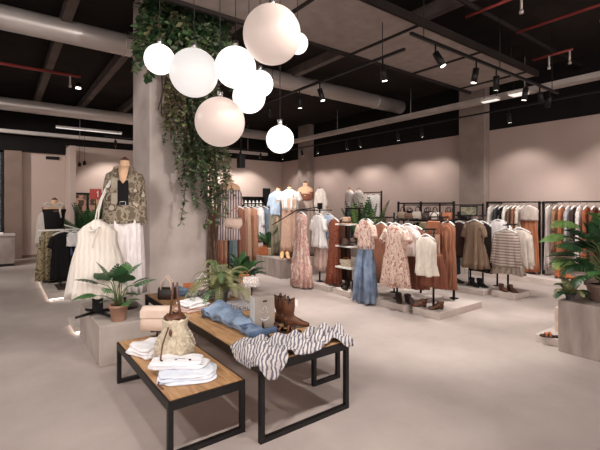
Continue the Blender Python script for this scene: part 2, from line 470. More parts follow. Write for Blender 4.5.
for u, v, d, r, m, lab in globes:
    p = at(u, v, d)
    o = thing('globe_pendant', lab, 'pendant lamp', p, 0, 'cluster of globe pendants')
    MB().ball((0, 0, 0), r, 32, 20).build('globe_shade', M[m], o)
    MB().tube([(0, 0, r - .005), (0, 0, r + .05)], .022, 12).build('lamp_cap', M['chrome'], o)
    MB().tube([(0, 0, r + .05), (0, 0, CEIL - p[2] - .001)], .004, 6).build('cord', M['blackmatte'], o)

# ------------------------------------------------------------------ plinths and tables
def plinth(label, x0, x1, y0, y1, h, mat='plinth', glow=(), name='display_plinth'):
    o = thing(name, label, 'plinth', (x0, y0, 0))
    if glow:                                             # lifted on a recessed foot with an LED strip under the lip
        MB().box(.06, x1-x0-.06, .06, y1-y0-.06, 0, .035).build('recessed_foot', M['blackmatte'], o)
        MB().box(0, x1-x0, 0, y1-y0, .035, h).build('body', M[mat], o, bevel=.004)
        mb = MB()
        if 'x' in glow: mb.box(.03, .055, .04, y1-y0-.04, .018, .03)
        if 'y' in glow: mb.box(.04, x1-x0-.04, .03, .055, .018, .03)
        mb.build('led_strip', M['strip'], o)
    else:
        MB().box(0, x1-x0, 0, y1-y0, 0, h).build('body', M[mat], o, bevel=.006)
    return o
plinth('large concrete block in front of the column carrying the potted monstera', .78, 1.36, 4.33, 5.52, .40, 'concrete')
plinth('low underlit plinth end just left of the column base', .73, 1.62, 5.6, 6.15, .10, 'plinth', 'xy')
pl = plinth('long low underlit plinth of the left clothing rack', .64, 2.6, 7.8, 10.6, .13, 'plinth', 'xy')
MB().box(.16, 1.5, .22, .85, .13, .137).box(.16, 1.5, 1.2, 2.4, .13, .137).build('brown_inlay', M['mat'], pl)
plinth('broad weathered block carrying the three mannequins', 4.85, 6.15, 7.15, 8.2, .42, 'plinth_dark')
plinth('square concrete block at the right edge carrying the big potted plant', 4.89, 6.0, .75, 1.81, .56, 'plinth_dark')
plinth('low plinth strip sticking out left of the right edge block', 5.02, 6.1, 1.83, 2.1, .09)
plinth('low plinth under the pale pink maxi dress', 4.82, 5.35, 5.55, 6.5, .10)
plinth('low plinth under the black shelf tower', 4.82, 5.35, 5.0, 5.44, .10)
plinth('low plinth under the blue trousers and pale floral dress', 4.83, 5.85, 3.85, 4.74, .10)
plinth('low plinth under the cream tie-front top', 4.87, 6.0, 3.28, 3.72, .10)
plinth('low plinth under the brown tweed dress', 6.78, 7.35, 3.68, 4.6, .10)
plinth('low plinth under the striped knit jumper', 6.9, 7.45, 3.2, 3.6, .10)
plinth('long wall plinth beneath the racks on the right wall', 8.7, 9.98, 1.6, 5.2, .12)
plinth('small block behind the fern carrying the striped dress mannequin', 2.62, 3.12, 5.4, 5.9, .40, 'concrete')
plinth('low plinth at the right wall under the two distant mannequins', 8.75, 9.3, 8.7, 9.65, .4, 'plinth_dark')

def table(label, x0, x1, y0, y1, h, tt=.022, ap=.06, lg=.034):
    o = thing('display_table', label, 'table', (x0, y0, 0))
    W, D = x1-x0, y1-y0
    MB().box(lg*.4, W-lg*.4, lg*.4, D-lg*.4, h-tt, h).build('tabletop', M['oak'], o)
    a = h - .004
    MB().box(lg, W-lg, 0, .018, a-ap, a).build('apron', M['black'], o)
    MB().box(lg, W-lg, D-.018, D, a-ap, a).build('apron', M['black'], o)
    MB().box(0, .018, lg, D-lg, a-ap, a).build('apron', M['black'], o)
    MB().box(W-.018, W, lg, D-lg, a-ap, a).build('apron', M['black'], o)
    for x in (0, W-lg):
        for y in (0, D-lg):
            MB().box(x, x+lg, y, y+lg, 0, a).build('leg', M['black'], o)
    for y in (0, D-lg):
        MB().box(lg, W-lg, y, y+lg, 0, lg).build('foot_bar', M['black'], o)
    return o
table('low oak display table with black frame holding the straw bag', .84, 1.385, 2.49, 3.87, .37)
table('taller oak display table with black frame holding boots and jeans', 1.39, 2.20, 2.29, 4.95, .53)
table('lower oak table with black frame tucked behind the taller table', 2.205, 2.52, 2.74, 4.1, .37)

# ------------------------------------------------------------------ clothes
def ring(z, hw, hd, n, folds, amp, ph, x0=0.0, y0=0.0, r2=None):
    out = []
    for k in range(n):
        a = 2*PI*k/n
        c, s = math.cos(a), math.sin(a)
        f = 1 + amp * (math.sin(folds*a + ph) + .5*math.sin((folds*1.7)*a + ph*2.3 + z*3))
        q = .8
        x = hw * math.copysign(abs(c)**q, c) * (1 + .25*amp*math.sin(3*a+ph)); y = hd * math.copysign(abs(s)**q, s)
        out.append((x0 + x*(1 + (f-1)*.45), y0 + y*f, z + (amp*.03*math.sin(2*a + ph) if amp > .1 else 0)))
    return out

def garment_mb(L, w=.19, waist=None, hem=None, d=.06, dh=None, folds=9, amp=.25, sl=0, slr=.06, strap=False, neck=.075, seed=0, waist_z=-.38, kind='top', sla=.35, sh=1.0, tier=0):
    """a garment hanging from its neck at the origin, front towards -Y"""
    rg = random.Random(seed); ph = rg.uniform(0, 6); amp *= 1.35
    n = 60; mb = MB()
    waist = waist or w*.95; hem = hem or w*1.05; dh = dh or d*1.2
    if kind == 'skirt':
        zs = [0, -.04, -.2*L, -.5*L, -.8*L, -L]
        ws = [waist, waist, waist+(hem-waist)*.35, waist+(hem-waist)*.62, waist+(hem-waist)*.85, hem]
        ds = [d*.7, d*.75, d+(dh-d)*.3, d+(dh-d)*.6, d+(dh-d)*.85, dh]
        am = [.02, .05, amp*.5, amp*.8, amp, amp]
        mb.loft([ring(z, a, b, n, folds, m, ph) for z, a, b, m in zip(zs, ws, ds, am)], True, False)
        return mb
    if kind == 'trousers':
        for s in (-1, 1):
            zs = [0, -.05, -.26, -.3, -.6*L, -L]
            hw = [waist*.5, waist*.52, waist*.56, waist*.54, (waist*.5+hem*.5)/2, hem*.5]
            mb.loft([ring(z, a, d if i < 2 else d+(dh-d)*(i-1)/4, 24, 5, .03 if i < 2 else amp, ph+s, s*(waist*.5 if i < 4 else hw[i]*1.02)) for i, (z, a) in enumerate(zip(zs, hw))], True, False)
        return mb
    if strap:
        t = -.2
        pr = [(t, w*.82, d*.9, .02), (t-.06, w*.9, d, .04)]
        for s in (-1, 1):
            mb.tube([(s*.055, 0, 0), (s*.075, -d*.6, -.06), (s*w*.55, -d*.85, t+.005)], .008, 6)
            mb.tube([(s*.055, 0, 0), (s*.075, d*.6, -.06), (s*w*.55, d*.85, t+.005)], .008, 6)
    else:
        pr = [(0, neck, d*.55, 0), (-.012, neck+.012, d*.62, 0), (-.04*sh, w*.72, d*.75, .02), (-.075*sh, w, d*.85, .03), (-.17*max(1, sh*.75), w*.97, d, .06)]
    z0 = pr[-1][0]
    if L > -waist_z + .15:
        pr += [(waist_z, waist, d*.95, amp*.35)]
        k = 5
        for i in range(1, k+1):
            t = i/k
            pr.append((waist_z + (-L-waist_z)*t, waist+(hem-waist)*t**.8, d+(dh-d)*t, amp*(.4+.6*t)))
            if tier and i == 3: pr.append((pr[-1][0]-.012, pr[-1][1]*1.07, pr[-1][2]*1.1, amp))
    else:
        k = 4
        for i in range(1, k+1):
            t = i/k
            pr.append((z0+(-L-z0)*t, w*.97+(hem-w*.97)*t, d+(dh-d)*t, amp*t*.7))
    mb.loft([ring(z, a, b, n, folds, m, ph) for z, a, b, m in pr], False, False)
    if sl:
        for s in (-1, 1):
            p0 = Vector((s*(w-.045), 0, -.085)); dx = Vector((s*math.sin(sla), -.02, -math.cos(sla)))
            pts = [p0 + dx*(sl*t) + Vector((rg.uniform(-.006, .006), rg.uniform(-.008, .008), 0)) for t in (0, .15, .35, .55, .8, 1)]
            mb.tube(pts, [slr*.85, slr*1.05, slr, slr*.95, slr*.9, slr*.95], 14, cap=False, flat=min(1.0, d/slr*.95))
    return mb

def put_garment(name, label, cat, loc, rz, mat, group=None, extra=(), **k):
    o = garment_mb(**k).build(name, mat, None, loc, rz, solid=.004)
    tag(o, label, cat, group)
    return o
proto_hanger = None
def hanger(loc, rz, label, group, w=.2):
    global proto_hanger
    if proto_hanger is None:
        o = thing('clothes_hanger', label, 'hanger')
        MB().tube([(-.2, 0, -.055), (-.13, 0, -.02), (-.04, 0, .012), (0, 0, .02), (.04, 0, .012), (.13, 0, -.02), (.2, 0, -.055)], [.012, .014, .014, .014, .014, .014, .012], 8).build('shoulder_bar', M['hang'], o)
        MB().tube([(0, 0, .02), (0, 0, .055), (.018, 0, .07), (.012, 0, .09), (-.008, 0, .092), (-.018, 0, .08)], .0035, 6).build('hook', M['chrome'], o)
        proto_hanger = o
    else: o = copy_tree(proto_hanger)
    o.location = loc; o.rotation_euler = (0, 0, rz); o.scale = (w/.2, 1, 1)
    tag(o, label, 'hanger', group)
    return o
W_ = -PI/2                 # front towards -X, out of the rack rows
CAM = -R(36.87)
def hung(name, label, cat, x, y, z, rz, mat, hg=None, hw=None, **k):
    o = put_garment(name, label, cat, (x, y, z), rz, mat, **k)
    if hg: hanger((x, y, z + .012), rz, hg[0], hg[1], hw or k.get('w', .19)*.95)
    return o

PALE_FLORAL = printed([(222, 196, 180), (206, 168, 152), (230, 212, 198), (176, 128, 116)], 34, 'voronoi', (1, 1, .6))
PINK_PRINT = printed([(214, 176, 164), (196, 150, 138), (226, 200, 188)], 30, 'voronoi', (1, 1, .4))
TWEED = striped((142, 118, 98), (112, 92, 76), 16, (0, 0, 0), 'X', 3)
HG1 = ('white clothes hanger on an arm of the centre rack row', 'hangers on the centre racks')
HG2 = ('white clothes hanger on an arm of the rear rack row', 'hangers on the rear racks')

# row A: the pale pink dress end
hung('maxi_dress', 'pale pink patterned sleeveless maxi dress reaching the floor beside the broad block', 'dress', 4.68, 6.2, 1.43, W_, PINK_PRINT, HG1, L=1.40, w=.17, waist=.15, hem=.26, d=.075, dh=.12, folds=11, amp=.22, seed=1, tier=1)
hung('shirt', 'white shirt hanging under the pale blue denim shirt', 'shirt', 4.94, 5.98, 1.40, W_, M['wht'], HG1, L=.62, w=.19, d=.05, sl=.22, seed=2)
hung('skirt', 'dusty pink skirt below the white and pale blue shirts', 'skirt', 5.0, 5.97, .84, W_, fabric((206, 172, 158)), None, L=.50, kind='skirt', waist=.13, hem=.2, d=.05, dh=.08, seed=3)
hung('denim_shirt', 'pale blue denim shirt beside the white shirt', 'shirt', 5.08, 5.86, 1.41, W_, fabric((178, 196, 218)), HG1, L=.46, w=.16, d=.045, sl=.3, seed=4)
hung('jumpsuit', 'rust red floral long dress hanging left of the shelf tower', 'dress', 5.0, 5.60, 1.33, W_, printed([(128, 72, 54), (140, 82, 63), (116, 64, 49)], 24), HG1, L=1.20, w=.14, waist=.11, hem=.15, d=.06, dh=.09, folds=9, seed=5)
hung('maxi_dress', 'dark brown long dress behind the rust floral dress', 'dress', 5.24, 5.6, 1.33, W_, fabric((100, 62, 48)), HG1, L=1.16, w=.16, waist=.14, hem=.18, d=.05, seed=6)

# row B: blue trousers, floral dress, cream top
hung('blouse', 'cream floral blouse hanging above the blue trousers', 'blouse', 4.76, 4.56, 1.35, W_, PALE_FLORAL, HG1, L=.46, w=.17, hem=.15, d=.06, sl=.2, seed=7)
hung('wide_trousers', 'long washed blue wide trousers touching the low plinth edge', 'trousers', 4.76, 4.57, .93, W_, M['denim'], None, L=.90, kind='trousers', waist=.14, hem=.2, d=.055, dh=.11, amp=.26, seed=8)
hung('maxi_dress', 'rust sleeveless long dress right of the blue trousers', 'dress', 5.06, 4.5, 1.28, W_, M['rust'], HG1, L=.96, w=.15, waist=.14, hem=.19, d=.05, dh=.08, folds=8, seed=9)
hung('maxi_dress', 'rust brown dress half hidden behind the rust sleeveless dress', 'dress', 5.27, 4.5, 1.27, W_, M['rust2'], HG1, L=1.0, w=.15, waist=.14, hem=.17, d=.05, seed=10)
hung('midi_dress', 'pale floral midi dress with short sleeves at the front of the centre rack', 'dress', 4.82, 4.0, 1.29, W_, PALE_FLORAL, HG1, L=.93, w=.18, waist=.17, hem=.24, d=.075, dh=.11, folds=9, sl=.2, slr=.075, sla=.6, seed=11)
hung('blouse', 'white blouse hanging directly behind the pale floral midi dress', 'blouse', 5.02, 3.93, 1.28, W_, fabric((232, 216, 208)), HG1, L=.46, w=.19, d=.05, sl=.26, sla=.5, seed=12)
hung('maxi_dress', 'rust long dress behind the white blouse', 'dress', 5.2, 3.92, 1.24, W_, M['rust2'], HG1, L=.94, w=.17, waist=.15, hem=.2, d=.05, seed=13)
hung('tie_front_top', 'cream sleeveless tie-front top at the front right of the centre rack', 'top', 4.82, 3.46, 1.15, W_, M['cream'], HG1, L=.54, w=.16, waist=.15, hem=.155, d=.07, folds=6, seed=14)
hung('skirt', 'rust brown midi dress showing below the cream tie-front top', 'skirt', 4.98, 3.45, .90, W_, M['rust2'], None, L=.47, kind='skirt', waist=.14, hem=.185, d=.05, dh=.08, seed=15)
hung('maxi_dress', 'tan and rust pleated dress right of the cream tie-front top', 'dress', 5.66, 3.66, 1.32, W_, striped((160, 110, 86), (134, 86, 66), 20, (0, 0, R(90)), 'X', .4), HG1, L=1.04, w=.13, waist=.12, hem=.15, d=.06, dh=.08, folds=13, amp=.15, seed=16)
hung('maxi_dress', 'pale tan pleated dress beside the rust pleated dress', 'dress', 5.48, 3.84, 1.3, W_, M['tan'], HG1, L=1.0, w=.16, waist=.15, hem=.18, d=.05, seed=17)

# row C: rear stands
hung('blazer', 'pale cream long vest at the left of the rear rack', 'vest', 6.98, 4.5, 1.28, W_, M['cream'], HG2, L=.66, w=.17, d=.05, seed=18)
hung('jacket', 'dark burgundy jacket on the rear rack left of the tweed dress', 'jacket', 6.98, 4.27, 1.26, W_, fabric((64, 40, 38)), HG2, L=.66, w=.18, d=.06, sl=.5, sla=.14, seed=19)
hung('trousers', 'teal trousers hanging below the burgundy jacket', 'trousers', 7.0, 4.4, .78, W_, fabric((54, 78, 88)), None, L=.5, kind='trousers', waist=.12, hem=.12, d=.04, dh=.05, seed=20)
hung('tweed_dress', 'brown tweed short-sleeved dress on the rear rack', 'dress', 6.9, 3.92, 1.3, W_, TWEED, HG2, L=.84, w=.185, waist=.165, hem=.225, d=.07, dh=.11, folds=9, sl=.2, slr=.06, sla=.3, seed=21)
hung('dress', 'black dress whose hem shows below the brown tweed dress', 'dress', 7.1, 3.88, 1.27, W_, fabric((44, 34, 30)), HG2, L=.9, w=.17, waist=.16, hem=.22, d=.05, seed=22)
hung('blouse', 'white puff sleeve blouse right of the brown tweed dress', 'blouse', 7.3, 3.68, 1.3, W_, fabric((226, 214, 210)), HG2, L=.5, w=.19, d=.06, sl=.3, slr=.08, sla=.3, seed=23)
hung('dress', 'pale grey pink dress below the white puff sleeve blouse', 'dress', 7.36, 3.86, 1.2, W_, fabric((196, 170, 162)), HG2, L=.8, w=.16, waist=.15, hem=.18, d=.05, seed=24)
hung('knit_jumper', 'beige and grey striped knit jumper facing the aisle', 'jumper', 6.96, 3.38, 1.16, W_, striped((190, 172, 162), (140, 122, 114), 6.5, (0, R(90), 0), 'X', .2), HG2, L=.62, w=.2, waist=.2, hem=.21, d=.08, dh=.1, folds=7, amp=.1, sl=.5, slr=.06, sla=.12, seed=25)
hung('skirt', 'pale fringed skirt showing under the striped knit jumper', 'skirt', 7.06, 3.38, .64, W_, fabric((196, 176, 160)), None, L=.24, kind='skirt', waist=.19, hem=.23, d=.06, dh=.1, folds=19, amp=.3, seed=26)
hung('cardigan', 'pale cream cardigan behind the striped knit jumper', 'cardigan', 7.22, 3.28, 1.17, W_, fabric((214, 198, 184)), HG2, L=.66, w=.2, d=.06, sl=.52, sla=.1, seed=27)

# stands and frames carrying them
def tstand(label, x, y, top, arms, base=.10, rise=0):
    """slim black post with faceout arms running along X"""
    o = thing('clothing_stand', label, 'clothing stand', (x, y, base))
    MB().tube([(0, 0, 0), (0, 0, top - base)], .016, 10).build('post', M['black'], o)
    MB().lathe([(.07, 0), (.07, .008), (.02, .012)], 16).build('foot_plate', M['black'], o)
    for z, xa, xb, y2 in arms:
        mb = MB()
        mb.box(xa - x, xb - x, y2 - .01, y2 + .01, z - base - .01, z - base + .01)
        if abs(y2) > .02: mb.box(-.01, .01, min(0, y2), max(0, y2), z - base - .01, z - base + .01)
        mb.build('faceout_arm', M['black'], o)
    return o
    return o
STAND_A = tstand('black clothing stand holding the pale pink dress and the shirts', 5.03, 6.06, 1.52, [(1.5, 4.6, 5.25, -.1), (1.5, 4.6, 5.0, .14)])
tstand('black clothing stand holding the blue trousers', 5.42, 4.53, 1.47, [(1.39, 4.7, 5.4, 0)])
tstand('black clothing stand behind the pale floral midi dress', 5.1, 4.2, 1.42, [(1.38, 4.75, 5.3, -.25)])
tstand('black clothing stand behind the cream tie-front top', 5.06, 3.5, 1.26, [(1.25, 4.75, 5.06, -.04)])
tstand('black clothing stand holding the pleated dresses', 5.84, 3.66, 1.44, [(1.41, 5.45, 5.84, 0), (1.41, 5.45, 5.84, .16)])
tstand('black clothing stand behind the brown tweed dress', 7.12, 4.12, 1.44, [(1.40, 6.8, 7.3, -.2), (1.40, 6.9, 7.12, .15), (1.40, 6.9, 7.12, .38)])
tstand('black clothing stand behind the striped knit jumper', 7.12, 3.42, 1.3, [(1.26, 6.85, 7.3, -.06)])
tstand('black clothing stand behind the white puff sleeve blouse', 7.38, 3.74, 1.42, [(1.40, 7.25, 7.42, 0)])

def frame_rack(label, x, ys, zs, base=.10, d=.16, shelf=None):
    o = thing('bag_rack', label, 'rack', (x, ys[0], base))
    for y in ys:
        MB().box(-.014, .014, y-ys[0]-.014, y-ys[0]+.014, 0, zs[-1]-base+.03).build('upright', M['black'], o)
    for z in zs:
        MB().box(-.012, .012, .014, ys[-1]-ys[0]-.014, z-base-.012, z-base+.012).build('rail', M['black'], o)
    if shelf:
        MB().box(-d/2, d/2, .02, ys[-1]-ys[0]-.02, shelf-base-.006, shelf-base+.006).build('shelf', M['black'], o)
    return o
frame_rack('black frame with a bag shelf along the top of the centre rack', 5.74, [3.6, 4.22, 4.70], [1.33, 1.63], shelf=1.352, d=.2)
frame_rack('black frame with two rails across the rear rack', 7.9, [4.3, 5.3, 6.3], [1.28, 1.6], base=0, shelf=1.302)

# shelf tower
o = thing('shelf_tower', 'narrow black shelf tower with three white shelves of hats and bags', 'shelf unit', (5.02, 5.06, .10))
MB().box(.09, .12, 0, .03, 0, 1.45).build('upright', M['black'], o)
MB().box(.09, .12, .33, .36, 0, 1.45).build('upright', M['black'], o)
MB().box(.09, .12, .03, .33, 1.42, 1.45).build('top_rail', M['black'], o)
for z in (1.15, .76, .38):
    MB().box(-.14, .12, -.02, .38, z-.012, z+.012).build('shelf', M['white'], o)

# wall racks on the right wall
def wall_rack(label, x, y0, y1, z, base=.12):
    o = thing('clothing_rack', label, 'clothing rack', (x, y0, base))
    L = y1-y0
    for y in (0, L):
        MB().box(-.02, .02, y-.02, y+.02, 0, z-base).build('upright', M['black'], o)
        MB().box(.02, 9.99-x, y-.012, y+.012, z-base-.05, z-base-.02).build('wall_bracket', M['black'], o)
    MB().box(-.014, .014, .02, L-.02, z-base-.03, z-base).build('hanging_rail', M['black'], o)
wall_rack('black wall rack beside the pier full of jackets and the rust dress', 9.3, 3.80, 4.95, 1.68)
wall_rack('black wall rack behind the big potted plant', 9.3, 2.1, 3.72, 1.68)
HG3 = ('white clothes hanger on the right wall racks', 'hangers on the wall racks')
def sidehung(name, label, cat, x, y, z, mat, L, w=.2, d=.035, sl=0, rz=0.0, kind='top', hem=None, seed=0, hg=HG3, waist=None):
    hung(name, label, cat, x, y, z, rz, mat, hg, L=L, w=w, d=d, dh=d*1.15, sl=sl, sla=.12, slr=.045, hem=hem, seed=seed, folds=7, amp=.2, kind=kind, waist=waist)
zt = 1.55
for i, (nm, lab, cat, y, mat, L, sl) in enumerate([
    ('jacket', 'white jacket at the left end of the rack beside the pier', 'jacket', 4.84, fabric((222, 208, 198)), .62, .5),
    ('jacket', 'charcoal grey jacket second from the left on the rack beside the pier', 'jacket', 4.70, fabric((66, 64, 68)), .66, .5),
    ('shirt', 'black shirt next to the charcoal jacket on the wall rack', 'shirt', 4.59, M['blk'], .7, .5),
    ('blouse', 'white blouse right of the black shirt on the wall rack', 'blouse', 4.49, fabric((226, 214, 204)), .72, .5),
    ('jacket', 'dark olive brown jacket in the middle of the wall rack', 'jacket', 4.39, fabric((104, 80, 62)), .66, .5),
    ('jacket', 'rust brown jacket right of the olive jacket', 'jacket', 4.30, fabric((142, 92, 66)), .7, .5),
    ('dress', 'long white dress left of the front facing rust dress', 'dress', 4.21, fabric((222, 202, 188)), 1.3, .3),
    ('dress', 'long pale beige dress beside the long white dress', 'dress', 4.12, fabric((206, 182, 166)), 1.32, 0)]):
    sidehung(nm, lab, cat, 9.3, y, zt, mat, L, sl=sl, seed=30+i)
hung('maxi_dress', 'rust orange pleated maxi dress facing out on the wall rack', 'dress', 9.12, 3.93, 1.55, W_, striped((172, 112, 80), (150, 92, 66), 18, (0, 0, 0), 'Y', .4), HG3, L=1.38, w=.17, waist=.16, hem=.2, d=.05, dh=.07, folds=11, amp=.12, seed=40)
put_garment('cape_top', 'pale grey knitted top over the rust pleated maxi dress', 'top', (9.115, 3.93, 1.57), W_, fabric((190, 170, 158)), L=.3, w=.185, hem=.18, d=.075, folds=7, amp=.1, seed=41)
for i, (nm, lab, cat, y, mat, L, sl) in enumerate([
    ('dress', 'long pale grey dress at the left end of the rack behind the plant', 'dress', 3.60, fabric((206, 192, 184)), 1.32, 0),
    ('dress', 'tan brown dress beside the pale grey dress on the far wall rack', 'dress', 3.47, fabric((156, 112, 82)), .95, .4),
    ('dress', 'orange rust dress left of the grey shirt on the wall rack', 'dress', 3.36, fabric((180, 108, 70)), 1.0, 0),
    ('shirt', 'grey striped shirt in the middle of the rack behind the plant', 'shirt', 3.24, striped((150, 148, 152), (186, 182, 182), 22), .7, .5),
    ('dress', 'dark brown dress right of the grey striped shirt', 'dress', 3.14, fabric((70, 52, 46)), .9, .4),
    ('dress', 'long white dress right of the grey striped shirt', 'dress', 3.04, fabric((226, 214, 206)), 1.1, .3),
    ('dress', 'bright rust dress above the broad plant leaf', 'dress', 2.93, fabric((178, 96, 60)), 1.2, 0),
    ('dress', 'brown dress behind the lime plant leaf', 'dress', 2.80, fabric((140, 82, 62)), 1.2, .3),
    ('dress', 'wine red dress behind the plant', 'dress', 2.67, fabric((122, 66, 58)), 1.2, .3),
    ('shirt', 'cream shirt behind the plant near the right edge', 'shirt', 2.54, M['cream'], .7, .5),
    ('dress', 'dark red brown dress at the right edge of the wall rack', 'dress', 2.42, fabric((110, 56, 46)), 1.2, .3)]):
    sidehung(nm, lab, cat, 9.3, y, zt, mat, L, sl=sl, seed=50+i)

# the far rack behind the column, garments in a row along X
o = thing('clothing_rack', 'black clothing rack behind the column by the broad block', 'clothing rack', (3.95, 9.2, 0))
for x in (0, 2.15):
    MB().box(x-.018, x+.018, -.018, .018, 0, 1.68).build('upright', M['black'], o)
    MB().box(x-.02, x+.02, -.3, .3, 0, .03).build('foot', M['black'], o)
MB().box(.018, 2.132, -.014, .014, 1.62, 1.65).build('hanging_rail', M['black'], o)
HG4 = ('white clothes hanger on the rack behind the column', 'hangers on the rack behind the column')
for i, (nm, lab, cat, x, mat, L, sl, hw) in enumerate([
    ('dress', 'dark brown dress at the left end of the rack behind the column', 'dress', 4.1, fabric((96, 62, 50)), 1.4, 0, .2),
    ('dress', 'rust brown long dress just right of the column', 'dress', 4.26, fabric((158, 98, 74)), 1.4, 0, .2),
    ('dress', 'tan long dress left of the teal trousers on the far rack', 'dress', 4.45, fabric((182, 130, 102)), 1.4, 0, .2),
    ('trousers', 'grey teal trousers behind the striped dress mannequin', 'trousers', 4.68, fabric((112, 126, 130)), 1.4, 0, .2),
    ('dress', 'brown long dress right of the grey teal trousers', 'dress', 4.92, fabric((146, 92, 72)), 1.4, 0, .2),
    ('maxi_dress', 'tan wide long dress in the middle of the far rack', 'dress', 5.12, M['tan'], 1.4, 0, .2),
    ('maxi_dress', 'light rust long dress left of the white tops on the far rack', 'dress', 5.3, fabric((186, 128, 96)), 1.4, 0, .2),
    ('top', 'white top on the far rack right of the rust dresses', 'top', 5.5, M['wht'], .75, .4, .2),
    ('shirt', 'grey blue denim shirt at the right end of the far rack', 'shirt', 5.68, fabric((132, 144, 162)), .7, .45, .2),
    ('dress', 'black long dress at the right end of the far rack', 'dress', 5.86, M['blk'], 1.2, 0, .2)]):
    hung(nm, lab, cat, x, 9.2, 1.53, R(-72), mat, HG4, L=L, w=hw, d=.05, dh=.06, sl=sl, sla=.12, slr=.045, seed=70+i, folds=8, amp=.2)

# ------------------------------------------------------------------ mannequins
def mannequin(label, x, y, base, neck, rz, mat='skin', k=1.0, blackbase=True):
    """headless bust on a pole; neck is the height of the neck top"""
    o = thing('mannequin', label, 'mannequin', (x, y, base), rz)
    N = neck - base
    pr = [(0, .05, .05, 0), (-.06, .052, .054, 0), (-.085, .075, .06, .005), (-.11, .135, .072, .008), (-.15, .178, .088, .01), (-.2, .182, .1, .005), (-.3, .158, .115, -.012), (-.38, .14, .1, -.005), (-.5, .118, .088, 0), (-.62, .148, .104, .008), (-.74, .17, .116, .012), (-.84, .155, .11, .008), (-.88, .1, .08, 0)]
    mb = MB()
    mb.loft([[(a*k*math.cos(t), yo*k + b*k*math.sin(t), N + z*k) for t in [2*PI*j/28 for j in range(28)]] for z, a, b, yo in reversed(pr)])
    mb.build('torso', M[mat], o)
    MB().lathe([(.05*k, N), (.052*k, N + .012), (.03*k, N + .025), (.012*k, N + .045)], 20).build('neck_cap', M['leather'], o)
    MB().tube([(0, 0, .012), (0, 0, N - .86*k)], .016, 10).build('pole', M['black'], o)
    MB().lathe([(.15, 0), (.15, .008), (.03, .016)], 28).build('base_plate', M['black'], o)
    return o
def worn(name, label, cat, x, y, z, rz, mat, **k):
    k.setdefault('d', .13)
    return put_garment(name, label, cat, (x, y, z), rz, mat, **k)
def strap_band(name, label, cat, x, y, z, rz, mat, hw, hd, h):
    o = MB().loft([[(hw*s*math.cos(t), hd*s*math.sin(t), zz) for t in [2*PI*j/32 for j in range(32)]] for zz, s in ((0, 1), (h*.2, 1.03), (h*.8, 1.03), (h, 1))], False, False).build(name, mat, None, (x, y, z), rz, solid=.006)
    return tag(o, label, cat)

# camouflage jacket figure and cream gown on the concrete block
mx, my, mrz = 1.17, 4.98, R(-20)
mannequin('linen mannequin wearing the camouflage jacket and white skirt', mx, my, .40, 2.12, mrz)
o = garment_mb(L=.64, w=.195, hem=.2, d=.15, dh=.16, sl=.58, slr=.062, sla=.07, neck=.1, folds=5, amp=.08, seed=81).build('camouflage_jacket', camo_mat(), None, (mx, my, 2.03), mrz, solid=.006)
tag(o, 'khaki camouflage jacket worn open by the mannequin before the column', 'jacket')
MB().box(-.056, .056, -.166, -.150, -.40, -.15).build('black_inner_top', M['blk'], o)
nk = MB(); nk.add([(-.055, -.10, .015), (.055, -.10, .015), (.0, -.168, -.19), (-.055, -.13, -.04), (.055, -.13, -.04), (-.03, -.166, -.15), (.03, -.166, -.15)], [(0, 1, 4, 3), (3, 4, 6, 5), (5, 6, 2)], True)
nk.build('bare_neckline', M['skin'], o, solid=.004)
MB().box(-.125, -.058, -.163, -.148, -.42, -.12).build('plain_placket', fabric((168, 154, 134)), o, bevel=.004)
for s in (-1, 1):
    MB().tube([(s*.06, -.07, .02), (s*.085, -.12, .0), (s*.09, -.15, -.06), (s*.06, -.165, -.12)], [.015, .026, .028, .010], 8, flat=.4).build('collar', camo_mat(), o)
    MB().box(s*.12-.055, s*.12+.055, -.176, -.160, -.29, -.235).build('pocket_flap', camo_mat(), o, bevel=.004)
b = MB().box(-.06, .06, -.172, -.160, -.43, -.395).build('belt', M['blackmatte'], o)
MB().tube([(-.03, -.178, -.435), (.03, -.178, -.435), (.03, -.178, -.39), (-.03, -.178, -.39), (-.03, -.178, -.435)], .005, 6).build('buckle', M['chrome'], b)
worn('skirt', 'white gauzy long skirt below the camouflage jacket', 'skirt', mx, my, 1.60, mrz, fabric((228, 216, 212)), L=1.04, kind='skirt', waist=.17, hem=.21, d=.14, dh=.17, folds=13, amp=.12, seed=82)
mx, my, mrz = .86, 4.86, R(-30)
o = thing('dress_stand', 'black stand behind the potted monstera holding the cream tulle gown', 'clothing stand', (mx, my, .40))
MB().tube([(0, 0, .03), (0, 0, 1.0)], .014, 10).build('post', M['black'], o)
MB().tube([(-.13, .07, .93), (0, 0, 1.0), (.13, -.07, .93)], .012, 8).build('shoulder_arm', M['black'], o)
for a in (20, 110, 200, 290):
    MB().tube([(0, 0, .03), (.24*math.cos(R(a)), .24*math.sin(R(a)), .015)], [.018, .014], 8).build('foot', M['black'], o)
MB().box(-.05, .05, -.04, .04, .03, .3).build('stand_box', M['blackmatte'], o, bevel=.01)
o = worn('tulle_gown', 'flowing cream tulle gown hanging left of the white gauzy skirt', 'dress', mx, my, 1.44, mrz, striped((228, 214, 201), (236, 225, 214), 6, (0, 0, 0), 'X', 2.5), L=.84, strap=False, neck=.03, w=.2, sh=1.9, waist=.245, waist_z=-.42, hem=.275, d=.09, dh=.16, folds=23, amp=.2, seed=83)
for s in (0, 1):
    MB().tube([(-.02+.03*s, -.02, -.02), (-.005+.02*s, .0, .10), (.02+.015*s, .03, .22), (.05+.02*s, .07, .33), (.10+.02*s, .14, .46), (.17, .2, .52)], .009, 6).build('shoulder_strap', fabric((236, 226, 214)), o)
